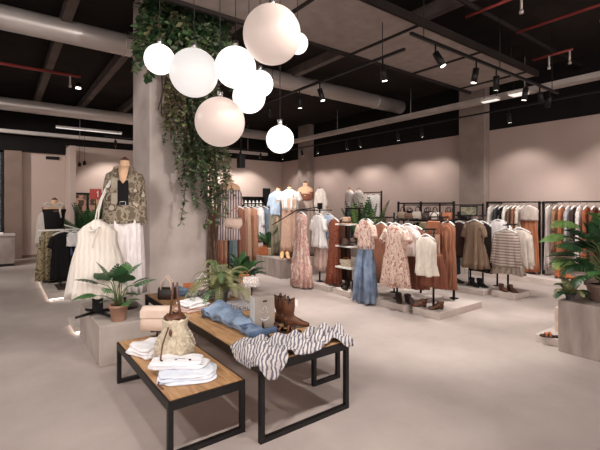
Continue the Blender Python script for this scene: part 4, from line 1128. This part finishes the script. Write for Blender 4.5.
o = thing('clutch_bag', 'white woven clutch bag on top of the thin display post', 'bag', (1.80, 3.12, .872), CAM)
bag_body(.145, .085, .1, 1.0).build('bag_body', printed([(236, 232, 226), (190, 176, 168), (220, 206, 198)], 45), o)
MB().box(-.07, .07, -.055, -.045, .04, .09).build('flap', printed([(236, 232, 226), (190, 176, 168), (220, 206, 198)], 45), o, bevel=.003)

# boots
def boot(name, label, loc, rz, H, mat, s=1.0, group=None, heel=.03, sole='dk_leather', cat='boot'):
    o = thing(name, label, cat, loc, rz, group); o.scale = (s, s, s)
    mb = MB(); n = 24
    rings = []
    for z, rx, ry, xo in ((H, .062, .05, -.004), (H*.97, .061, .05, -.004), (H*.75, .058, .047, 0), (H*.55, .052, .042, 0), (.13, .045, .036, .002), (.09, .05, .036, .008), (.05, .058, .036, .012), (heel, .06, .036, .014)):
        rings.append([(xo + rx*math.cos(a), ry*math.sin(a), z + (.014*math.cos(2*a) if z >= H*.96 and H > .2 else 0)) for a in [2*PI*k/n for k in range(n)]])
    mb.loft(rings, False, True)
    rings = []
    for x, wy, zc, hh in ((-.045, .03, heel+.04, .03), (.0, .036, heel+.045, .045), (.05, .039, heel+.03, .048), (.09, .042, heel+.012, .04), (.13, .041, .03, .028), (.165, .032, .024, .018), (.19, .016, .02, .01), (.196, .006, .019, .004)):
        rings.append([(x, wy*math.cos(a), max(.008, zc + hh*math.sin(a))) for a in [2*PI*k/n for k in range(n)]])
    mb.loft(rings)
    mb.build('upper', M[mat] if isinstance(mat, str) else mat, o, solid=.003)
    so = MB()
    pts = [(-.05, .03), (-.03, .036), (.03, .034), (.08, .044), (.13, .043), (.17, .032), (.198, .01)]
    prof = pts + [(x, -y) for x, y in reversed(pts)]
    zz = lambda x: heel*max(0, min(1, (.07-x)/.08))
    so.loft([[(x, y, zz(x)) for x, y in prof], [(x, y, zz(x)+.01) for x, y in prof]], smooth=False)
    so.build('sole', M[sole], o)
    MB().loft([[(-.02+.032*math.cos(a)*k, .03*math.sin(a)*k, z) for a in [2*PI*j/16 for j in range(16)]] for z, k in ((0, .85), (heel+.002, 1))], smooth=False).build('heel', M[sole], o)
    if H > .2:
        for sg in (-1, 1):
            MB().tube([(-.01, sg*.05, H-.04), (-.01, sg*.053, H+.012), (.0, sg*.05, H+.02), (.012, sg*.048, H-.03)], .006, 6, flat=.5).build('pull_tab', M['dk_leather'], o)
    return o
boot('cowboy_boot', 'brown leather cowboy boot in front, with a white tag, on the taller table', (2.03, 2.87, .53), CAM + R(8), .265, 'leather', .92)
o = boot('cowboy_boot', 'brown leather cowboy boot behind its mate on the taller table', (2.04, 3.02, .53), CAM - R(4), .265, 'leather', .92)
o = MB().box(-.012, .012, -.003, .0, -.03, .03).build('price_tag', M['white'], None, (2.06, 2.80, .75), CAM); tag(o, 'small white price tag hanging on the front cowboy boot', 'price tag')
def sandal(name, label, loc, rz, mat, group=None, s=1.0):
    o = thing(name, label, 'shoe', loc, rz, group); o.scale = (s, s, s)
    pts = [(-.11, .022), (-.09, .032), (-.02, .028), (.05, .04), (.1, .036), (.125, .012)]
    prof = pts + [(x, -y) for x, y in reversed(pts)]
    MB().loft([[(x, y, 0) for x, y in prof], [(x, y, .018) for x, y in prof]], smooth=False).build('sole', M['dk_leather'], o)
    for x, hh in ((.06, .045), (.02, .055)):
        MB().tube([(x, -.036, .012), (x, -.03, hh*.8), (x, 0, hh), (x, .03, hh*.8), (x, .036, .012)], .012, 8, flat=.5).build('strap', M[mat], o)
    MB().loft([[(-.08+.03*math.cos(a), .034*math.sin(a), z) for a in [PI/2+PI*j/12 for j in range(13)] + [3*PI/2-PI*j/12 for j in range(13)]] for z in (.016, .07)], False, False).build('heel_counter', M[mat], o, solid=.006)
    return o
sandal('leather_sandal', 'rust brown leather sandal left of the cowboy boots', (1.86, 2.84, .53), R(-60), 'leather')
sandal('leather_sandal', 'rust brown leather sandal nearer the striped scarf', (1.93, 2.76, .53), R(-50), 'leather')

# striped scarf draped over the front end of the taller table
def scarf():
    mb = MB(); nu, nv = 92, 34; zt = .546; X0, X1, Y0 = 1.384, 2.206, 2.284
    V = []
    for i in range(nu + 1):
        s = i/nu; x = 1.31 + s*(2.27 - 1.31)
        hi = 2.60 + .07*math.sin(s*6.5 + .6) + .09*s*(1-s)*2 + .06*math.sin(s*13)*(.3)
        lo = 2.31 + .05*math.sin(s*7+1.2)
        if s < .32: lo = 2.31 - .16*math.sin(PI*min(1, max(0, (s-.02)/.30)))
        if s > .80: lo = 2.30 - .075*math.sin(PI*min(1, (s-.80)/.22))
        if s > .9: hi -= (s-.9)*1.6
        if s < .1: hi -= (.1-s)*.5; lo += (.1-s)*.9
        for j in range(nv + 1):
            t = j/nv; y = lo + (hi-lo)*t
            wv = (abs(math.sin(t*12.5 + 2.3*math.sin(s*4.5) + s*5)) * .055 + .024*math.sin(s*25 + t*9) + .018*math.sin(s*43 - t*13)) * (.35 + .65*math.sin(PI*min(1, max(0, t))))
            z = zt + .012 + max(-.006, wv)
            xx, yy = x, y
            if y < Y0:
                z = zt - (Y0 - y) + .006; yy = Y0 - .012 - .012*math.sin(s*40)**2
            if x < X0:
                dz = X0 - x; z = min(z, zt - dz + .006); xx = X0 - .012 - .010*math.sin(t*20)**2
            if x > X1:
                dz = x - X1; z = min(z, zt - dz + .006); xx = X1 + .012 + .008*math.sin(t*18)**2
            V.append((xx, yy, z))
    F = [(i*(nv+1)+j, (i+1)*(nv+1)+j, (i+1)*(nv+1)+j+1, i*(nv+1)+j+1) for i in range(nu) for j in range(nv)]
    mb.add(V, F, True)
    return mb
o = scarf().build('striped_scarf', striped((112, 108, 118), (206, 198, 194), 13, (0, 0, R(50)), 'X', 4, .45), None, solid=.004)
tag(o, 'crumpled navy and white striped scarf draped over the front of the taller table', 'scarf')

# ------------------------------------------------------------------ hats, bags, shoes on the racks
def hat(label, loc, mat, r=.14, rz=0, band='dk_leather'):
    o = thing('hat', label, 'hat', loc, rz)
    MB().lathe([(r, .004), (r*.98, .0), (r*.62, .012), (r*.58, .02), (r*.54, .09), (r*.46, .12), (r*.2, .122), (.01, .116)], 26, cap0=False).build('crown_and_brim', M[mat] if isinstance(mat, str) else mat, o, solid=.004)
    MB().lathe([(r*.60, .02), (r*.585, .045)], 26, cap0=False, cap1=False).build('hat_band', M[band], o, solid=.004)
    return o
def shelf_bag(label, loc, rz, w, h, d, mat, handle='dk_leather', group=None, hh=.1):
    o = thing('handbag', label, 'bag', loc, rz, group)
    bag_body(w, h, d).build('bag_body', M[mat] if isinstance(mat, str) else mat, o)
    MB().box(-w*.47, w*.47, -d/2-.006, -d/2+.004, h*.45, h*.95).build('flap', M[mat] if isinstance(mat, str) else mat, o, bevel=.003)
    MB().tube([(-w*.32, 0, h*.93), (-w*.25, 0, h+hh*.7), (0, 0, h+hh), (w*.25, 0, h+hh*.7), (w*.32, 0, h*.93)], .008, 8).build('handle', M[handle], o)
    return o
hat('tan felt hat on the top shelf of the shelf tower', (4.99, 5.25, 1.263), fabric((176, 136, 110)), .14)
hat('dark brown hat on the middle shelf of the shelf tower', (4.99, 5.26, .874), fabric((84, 62, 52)), .14)
shelf_bag('woven straw bag on the lowest shelf of the shelf tower', (4.99, 5.26, .494), W_, .24, .13, .11, 'straw', 'tan_leather', hh=.03)
shelf_bag('small brown bag hanging low on the right of the shelf tower', (5.08, 4.93, .62), W_, .14, .16, .06, 'leather', hh=.16)
g = 'shoes at the foot of the shelf tower'
boot('ankle_boot', 'black ankle boot at the foot of the shelf tower, left one', (5.06, 5.3, .1), W_ - 1.2, .13, 'dk_leather')
boot('ankle_boot', 'dark ankle boot at the foot of the shelf tower, right one', (5.05, 5.12, .1), W_ - .9, .15, 'dk_leather')
sandal('flat_shoe', 'dark flat shoe at the front edge of the tower plinth', (4.9, 5.22, .1), W_ - .4, 'dk_leather')
for x, y, rz, lab in ((4.98, 4.08, -2.3, 'black strappy shoe on the plinth under the floral dress, left one'), (5.02, 3.93, -2.0, 'black strappy shoe on the plinth under the floral dress, right one')):
    boot('strappy_shoe', lab, (x, y, .1), rz, .12, 'dk_leather', heel=.04, cat='shoe')
boot('ankle_boot', 'brown ankle boot at the left corner under the cream top', (4.99, 3.62, .1), 2.3, .13, 'leather', .85)
boot('ankle_boot', 'brown ankle boot beside the post under the cream top', (5.08, 3.40, .1), 2.6, .13, 'leather', .85)
boot('lace_boot', 'black lace-up boot under the tweed dress, left one', (7.0, 4.02, .1), -1.9, .17, 'blackmatte', .9)
boot('lace_boot', 'black lace-up boot under the tweed dress, right one', (7.05, 3.9, .1), -1.7, .17, 'blackmatte', .9)
boot('ankle_boot', 'black low boot at the rear end of the tweed dress plinth', (6.98, 4.38, .1), -.9, .13, 'blackmatte')
boot('ankle_boot', 'brown ankle boot under the striped jumper, left one', (7.03, 3.49, .1), -1.9, .16, 'leather', .75)
boot('ankle_boot', 'brown ankle boot under the striped jumper, right one', (7.08, 3.36, .1), -1.8, .16, 'leather', .75)
boot('ankle_boot', 'black heeled boot under the rust orange dress on the wall plinth', (9.1, 4.0, .12), -1.3, .16, 'dk_leather')
boot('tan_boot', 'tan tall boot on the wall plinth left of the big plant, left one', (9.0, 3.34, .12), -1.0, .26, 'tan_leather')
boot('tan_boot', 'tan tall boot on the wall plinth left of the big plant, right one', (9.05, 3.22, .12), -.9, .26, 'tan_leather')
sandal('flat_shoe', 'rust brown shoe on the low strip beside the right edge block', (5.05, 1.93, .09), 2.2, 'tan_leather')
shelf_bag('tall cream cloth bag on the low strip beside the right edge block', (5.36, 1.94, .09), W_, .14, .3, .08, 'pink_leather', 'pink_leather', hh=.03)

# on the frame shelves
cols = [((176, 150, 130), 'beige'), ((124, 96, 80), 'brown'), ((206, 190, 176), 'cream'), ((120, 112, 92), 'olive')]
for i, (y, c, nm, w, hh) in enumerate(((4.60, (190, 164, 144), 'beige bag at the left end of the centre rack shelf', .16, .12), (4.44, (134, 106, 88), 'brown slouchy bag second from the left on the centre rack shelf', .18, .1), (4.28, (212, 196, 182), 'cream bag in the middle of the centre rack shelf', .16, .13), (4.10, (74, 60, 54), 'dark brown bag right of the cream bag on the centre rack shelf', .16, .11), (3.94, (226, 214, 204), 'white bag on the right half of the centre rack shelf', .14, .12), (3.70, (176, 108, 76), 'rust bag at the right end of the centre rack shelf', .15, .12))):
    shelf_bag(nm, (5.74, y, 1.359), W_, w, hh, .1, mottled('bag_leather', shade(c, .92), c, 14, .6), hh=.09)
hat('dark hat between the white and rust bags on the centre rack shelf', (5.74, 3.82, 1.359), fabric((70, 56, 50)), .07)
shelf_bag('large rust shoulder bag hanging above the cream tie-front top', (5.25, 3.62, 1.16), W_, .22, .2, .07, mottled('rust_leather', (140, 84, 58), (158, 98, 70), 10, .5), hh=.14)
shelf_bag('olive bag hanging left of the rust shoulder bag', (5.3, 3.83, 1.17), W_, .16, .16, .06, mottled('olive_leather', (98, 88, 62), (120, 108, 80), 12, .6), hh=.12)
for i, (y, c, nm) in enumerate(((6.15, (52, 46, 48), 'black bag at the left of the rear frame shelf'), (5.9, (198, 188, 182), 'pale bag second on the rear frame shelf'), (5.6, (40, 40, 52), 'navy bag in the middle of the rear frame shelf'), (5.05, (150, 112, 92), 'tan bag right of the middle post of the rear frame'), (4.75, (46, 40, 40), 'black bag near the right end of the rear frame shelf'), (4.5, (176, 150, 140), 'pale pink bag at the right end of the rear frame shelf'))):
    shelf_bag(nm, (7.9, y, 1.309), W_, .2, .15, .1, mottled('bag_leather', shade(c, .9), c, 14, .6), hh=.1)
for i, (y, c, nm) in enumerate(((6.1, (210, 196, 188), 'cream top hanging low at the left of the rear frame'), (5.85, (60, 54, 56), 'black top hanging low on the rear frame'), (5.6, (170, 140, 124), 'tan top hanging low in the middle of the rear frame'), (4.7, (140, 90, 72), 'rust top hanging low at the right of the rear frame'))):
    hung('top', nm, 'top', 7.86, y, 1.19, W_, fabric(c), HG2, L=.7, w=.17, d=.05, seed=150+i)
def picture(name, label, cat, loc, rz, w, h, mat, fr=.02, leg=True):
    o = thing(name, label, cat, loc, rz)
    MB().box(-w/2, w/2, 0, .016, 0, fr).box(-w/2, w/2, 0, .016, h-fr, h).box(-w/2, -w/2+fr, 0, .016, fr, h-fr).box(w/2-fr, w/2, 0, .016, fr, h-fr).build('frame', M['black'], o)
    MB().box(-w/2+fr, w/2-fr, .004, .012, fr, h-fr).build('picture', mat, o)
    return o
p = at(468.5, 216, 7.45)
picture('framed_sign', 'black framed picture standing above the tweed dress', 'picture', p, W_ + .35, .31, .19, printed([(104, 104, 86), (136, 128, 106), (80, 84, 68)], 12, 'noise'))
o = thing('sign_holder', 'thin black holder carrying the framed picture above the tweed dress', 'stand', (p[0]+.04, p[1]+.02, .10))
MB().lathe([(.06, 0), (.06, .008), (.01, .012)], 16).build('foot_plate', M['black'], o)
MB().tube([(0, 0, 0), (0, 0, p[2]-.1)], .008, 8).build('post', M['black'], o)
picture('framed_sign', 'tiny black framed sign on top of the stand with the white shirt', 'picture', (5.03, 6.06, 1.52), W_ + .35, .11, .12, M['blk'], .015)

# on the broad block
shelf_bag('rust leather handbag on the left end of the broad block', (4.98, 8.06, .42), CAM, .26, .2, .12, 'tan_leather', 'tan_leather', hh=.03)
for x, y, rz, lab in ((5.02, 7.36, -2.2, 'tan heeled shoe on the front corner of the broad block, left one'), (5.1, 7.27, -2.0, 'tan heeled shoe on the front corner of the broad block, right one')):
    boot('heeled_shoe', lab, (x, y, .42), rz, .1, mottled('camel', (206, 160, 110), (216, 172, 124), 10, .5), heel=.06, sole='tan_leather', cat='shoe')
boot('ankle_boot', 'dark brown ankle boot at the right of the tan heeled shoes', (5.25, 7.25, .42), -2.0, .13, 'dk_leather')
shelf_bag('rust bag beside the fern on the small block by the column', (3.02, 5.46, .40), CAM, .17, .13, .08, 'tan_leather', 'tan_leather', hh=.04)

# ------------------------------------------------------------------ left rack
o = thing('clothing_rack', 'low white armed rack on the long left plinth', 'clothing rack', (1.15, 8.0, .137))
for y in (.35, 2.3):
    MB().tube([(0, y, 0), (0, y, 1.02)], .014, 8).build('upright', M['black'], o)
MB().tube([(0, .2, 1.02), (0, 2.45, 1.02)], .014, 8).build('hanging_rail', M['white'], o)
mb = MB()
for x in (-.02,): mb.box(-.62, .62, .34, .37, 1.0, 1.03)
mb.build('cross_arm', M['white'], o)
HG5 = ('white clothes hanger on the low rack of the left plinth', 'hangers on the left rack')
for i, (nm, lab, cat, x, y, mat, L, kw) in enumerate([
    ('dress', 'black dress hanging on the low left rack above the stool', 'dress', .93, 8.32, M['blk'], .85, dict(w=.2, sl=.2)),
    ('denim_shorts', 'pair of blue denim shorts on the low left rack', 'shorts', 1.2, 8.26, M['denim_dark'], .4, dict(kind='trousers', waist=.16, hem=.2)),
    ('top', 'white top right of the denim shorts on the low left rack', 'top', 1.36, 8.3, M['wht'], .6, dict(w=.13)),
    ('dress', 'pale lilac white dress at the right end of the low left rack', 'dress', 1.6, 8.34, fabric((222, 212, 218)), .82, dict(w=.16)),
    ('blouse', 'small white blouse between the black dress and the denim shorts', 'blouse', 1.08, 8.22, M['wht'], .24, dict(w=.13))]):
    k = dict(d=.05, dh=.07, seed=160+i); k.update(kw)
    hung(nm, lab, cat, x, y, 1.10, CAM*.4, mat, HG5, L=L, **k)
mannequin('linen mannequin in a black bustier at the far left rack', .84, 9.0, .13, 1.70, CAM*.3)
worn('bustier', 'black bustier top on the far left mannequin', 'top', .84, 9.0, 1.52, CAM*.3, M['blk'], L=.4, kind='skirt', waist=.195, hem=.15, folds=5, amp=.03, seed=170)
worn('floral_skirt', 'olive and cream floral maxi skirt on the far left mannequin', 'skirt', .80, 9.0, 1.13, CAM*.3, printed([(128, 112, 84), (176, 160, 128), (98, 84, 62)], 26), L=.96, kind='skirt', waist=.16, hem=.22, d=.13, dh=.16, seed=171)
o = MB().loft([[(.13*math.cos(a), .1*math.sin(a), z) for a in [2*PI*j/28 for j in range(28)]] for z in (0, .05)], False, False)
o.tube([(-.02, -.1, .03), (-.1, -.13, .09), (-.16, -.12, .06), (-.1, -.12, .0), (0, -.1, .03)], [.015, .03, .03, .02, .015], 8, flat=.5).tube([(.02, -.1, .03), (.1, -.13, .09), (.16, -.12, .06), (.1, -.12, -.05), (.12, -.12, -.2)], [.015, .03, .03, .03, .02], 8, flat=.5)
tag(o.build('bow_scarf', M['cream'], None, (.84, 9.0, 1.56), CAM*.3, solid=.006), 'cream bow scarf around the shoulders of the far left mannequin', 'scarf')
put_garment('cardigan', 'grey cardigan with black cuffs hanging left of the bustier mannequin', 'cardigan', (.70, 9.25, 1.46), R(-60), fabric((196, 184, 172)), L=.62, w=.17, d=.05, sl=.6, slr=.05, sla=.12, seed=172)
put_garment('trousers', 'dark trousers hanging below the grey cardigan', 'trousers', (.69, 9.2, .98), R(-60), fabric((62, 52, 48)), L=.5, kind='trousers', waist=.11, hem=.1, d=.04, dh=.05, seed=173)
o = thing('clothing_stand', 'black clothing stand holding the grey cardigan at the far left', 'clothing stand', (.86, 9.42, .13))
MB().lathe([(.06, 0), (.06, .008), (.01, .012)], 16).build('foot_plate', M['black'], o)
MB().tube([(0, 0, 0), (0, 0, 1.42)], .012, 8).build('post', M['black'], o)
MB().box(-.2, 0, -.01, .01, 1.40, 1.42).build('faceout_arm', M['black'], o)
o = thing('stool', 'dark round stool on the long left plinth below the black dress', 'stool', (1.0, 8.55, .137))
MB().lathe([(.17, .34), (.18, .36), (.18, .46), (.165, .48), (.01, .485)], 24).build('seat', fabric((44, 46, 38)), o)
for a in (45, 135, 225, 315):
    MB().tube([(.13*math.cos(R(a)), .13*math.sin(R(a)), .35), (.17*math.cos(R(a)), .17*math.sin(R(a)), 0)], .012, 8).build('leg', M['black'], o)

# counter at the far left
o = thing('counter', 'concrete service counter at the far left edge', 'counter', (-1.6, 12.9, 0))
MB().box(0, 1.9, .04, .7, 0, .07).build('toe_kick', M['black'], o)
MB().box(0, 1.91, 0, .7, .07, .79).build('body', M['plinth_dark'], o)
MB().box(-.01, 1.93, -.02, .72, .79, .83).build('worktop', M['concrete'], o, bevel=.004)
o = MB().box(-.22, .22, -.1, .1, 0, .05).build('paper_tray', M['white'], None, (-.15, 13.1, .83), 0, bevel=.008); tag(o, 'white tray of papers on the far left counter', 'tray')

# ------------------------------------------------------------------ walls: frames, signs, pendants
def wallframe(label, x0, x1, z0, z1, y=14.69, mat='paneglass', fr=.06, mull=True):
    o = thing('framed_mirror', label, 'mirror', (x0, y, z0)); w, h = x1-x0, z1-z0
    mb = MB().box(0, w, -.04, 0, 0, fr).box(0, w, -.04, 0, h-fr, h).box(0, fr, -.04, 0, fr, h-fr).box(w-fr, w, -.04, 0, fr, h-fr)
    if mull: mb.box(w*.45, w*.45+fr, -.04, 0, fr, h-fr)
    mb.build('frame', M['black'], o)
    MB().box(fr, w-fr, -.02, -.005, fr, h-fr).build('mirror_panel', mat if not isinstance(mat, str) else M[mat], o)
p0, p1 = at(75.5, 193, 13.0), at(101, 193, 13.3)
wallframe('black framed mirror with a divider on the back wall behind the palm', 1.86, 2.78, .15, 2.0, mat=printed([(96, 80, 68), (190, 150, 128), (120, 104, 88), (208, 178, 160)], 3, 'noise'))
o = thing('bottle_shelf', 'black wall niche with small white bottles behind the column', 'shelf', (7.98, 14.68, .3))
w, h = 1.05, 1.65
MB().box(0, w, -.16, -.02, 0, .04).box(0, w, -.16, -.02, h-.04, h).box(0, .04, -.16, -.02, .04, h-.04).box(w-.04, w, -.16, -.02, .04, h-.04).box(.04, w-.04, -.03, -.02, .04, h-.04).build('carcass', M['black'], o)
for z in (h-.42, h-.85): MB().box(.04, w-.04, -.16, -.03, z, z+.025).build('shelf', M['black'], o)
for i, x in enumerate((.16, .34, .52, .7, .88)):
    b = thing('bottle', 'small white bottle on the top of the black wall niche', 'bottle', (7.98+x, 14.59, .3+h-.395), 0, 'bottles in the wall niche')
    MB().lathe([(.05, 0), (.055, .02), (.055, .16), (.025, .2), (.025, .24)], 14).build('bottle_body', M['white'], b)
    MB().lathe([(.03, .24), (.03, .27)], 12).build('cap', M['black'], b)
o = thing('open_shelf', 'slim black open shelf frame right of the striped dress', 'shelf', (7.0, 14.3, 0))
for x in (0, .55):
    for y in (0, .28): MB().box(x, x+.03, y, y+.03, 0, 1.95).build('upright', M['black'], o)
for z in (.4, .95, 1.4, 1.92): MB().box(.03, .55, 0, .31, z, z+.03).build('shelf', M['black'], o)
for i, (x, z, c, lab) in enumerate(((.2, 1.43, (226, 212, 202), 'white box on the upper level of the slim open shelf'), (.3, .98, (176, 140, 118), 'tan box on the middle level of the slim open shelf'))):
    b = MB().box(-.1, .1, -.08, .08, 0, .26).build('storage_box', mottled('box_card', c, shade(c, 1.05), 6), None, (7.0+x+.05, 14.45, z), 0, bevel=.01); tag(b, lab, 'box')
o = thing('black_screen', 'tall black panel on the back wall above the three mannequins', 'screen', (9.02, 14.69, 1.2))
MB().box(0, .36, -.05, 0, 0, 1.12).build('casing', M['black'], o, bevel=.006)
MB().box(.02, .34, -.054, -.05, .02, 1.1).build('display', M['blackmatte'], o)
o = thing('air_vent', 'dark slot air vent high on the left back wall', 'vent', (1.14, 14.69, 3.02))
MB().box(0, .36, -.03, 0, 0, .1).build('frame', M['black'], o)
for i in range(4): MB().box(.01, .35, -.04, -.03, .015+.022*i, .025+.022*i).build('slat', M['blackmatte'], o)
# red sign
p = at(95.5, 199, 9.6)
o = thing('red_sign', 'red square sign with a white mark on a post behind the camouflage jacket', 'sign', (p[0], p[1], 0), CAM)
MB().lathe([(.12, 0), (.12, .01), (.02, .016)], 20).build('foot_plate', M['black'], o)
MB().tube([(0, 0, 0), (0, 0, p[2])], .01, 8).build('post', M['black'], o)
MB().box(-.135, .135, -.012, .012, p[2], p[2]+.24).build('sign_panel', M['redsign'], o, bevel=.002)
MB().box(.055, .075, -.0145, -.012, p[2]+.05, p[2]+.2).box(.035, .056, -.0145, -.012, p[2]+.15, p[2]+.17).build('white_mark', M['white'], o)
for i, (u, v, lab) in enumerate(((79.5, 166.5, 'left of the two small black pendants at the back left'), (84.5, 165, 'right of the two small black pendants at the back left'))):
    p = at(u, v, 12.4)
    o = thing('cone_pendant', lab, 'pendant lamp', p)
    MB().lathe([(.045, 0), (.045, .1), (.012, .14)], 16).build('lamp_shade', M['black'], o)
    MB().tube([(0, 0, .14), (0, 0, CEIL-p[2]-.001)], .004, 6).build('cord', M['blackmatte'], o)
p = at(241, 168, 8.0)
o = thing('loudspeaker', 'black box loudspeaker hanging beside the column below the lowest lit globe', 'loudspeaker', p)
MB().box(-.06, .06, -.07, .07, 0, .26).build('cabinet', M['black'], o, bevel=.008)
MB().lathe([(.045, 0), (.045, .006), (.01, .002)], 18, M=T(-.061, 0, .13, 0, 0, -PI/2)).build('speaker_cone', M['blackmatte'], o)
MB().tube([(0, 0, .26), (0, 0, CEIL-p[2]-.001)], .01, 8).build('hanger_rod', M['black'], o)

# ------------------------------------------------------------------ daylight, world and camera
w = bpy.data.worlds.new('World'); bpy.context.scene.world = w; w.use_nodes = True
bg = w.node_tree.nodes['Background']; bg.inputs[0].default_value = srgb((255, 246, 242)); bg.inputs[1].default_value = 2.6

cam = bpy.data.cameras.new('Camera'); co = bpy.data.objects.new('Camera', cam); C.objects.link(co)
co.location = (0, 0, 1.6); co.rotation_euler = (PI/2, 0, CAM)
cam.sensor_width = 36; cam.lens = 24; cam.shift_y = -20/600; cam.clip_start = .05
sc = bpy.context.scene; sc.camera = co
sc.view_settings.view_transform = 'Standard'; sc.view_settings.look = 'None'
sc.view_settings.exposure = 0.08; sc.view_settings.gamma = 1.0; sc.view_settings.use_curve_mapping = False
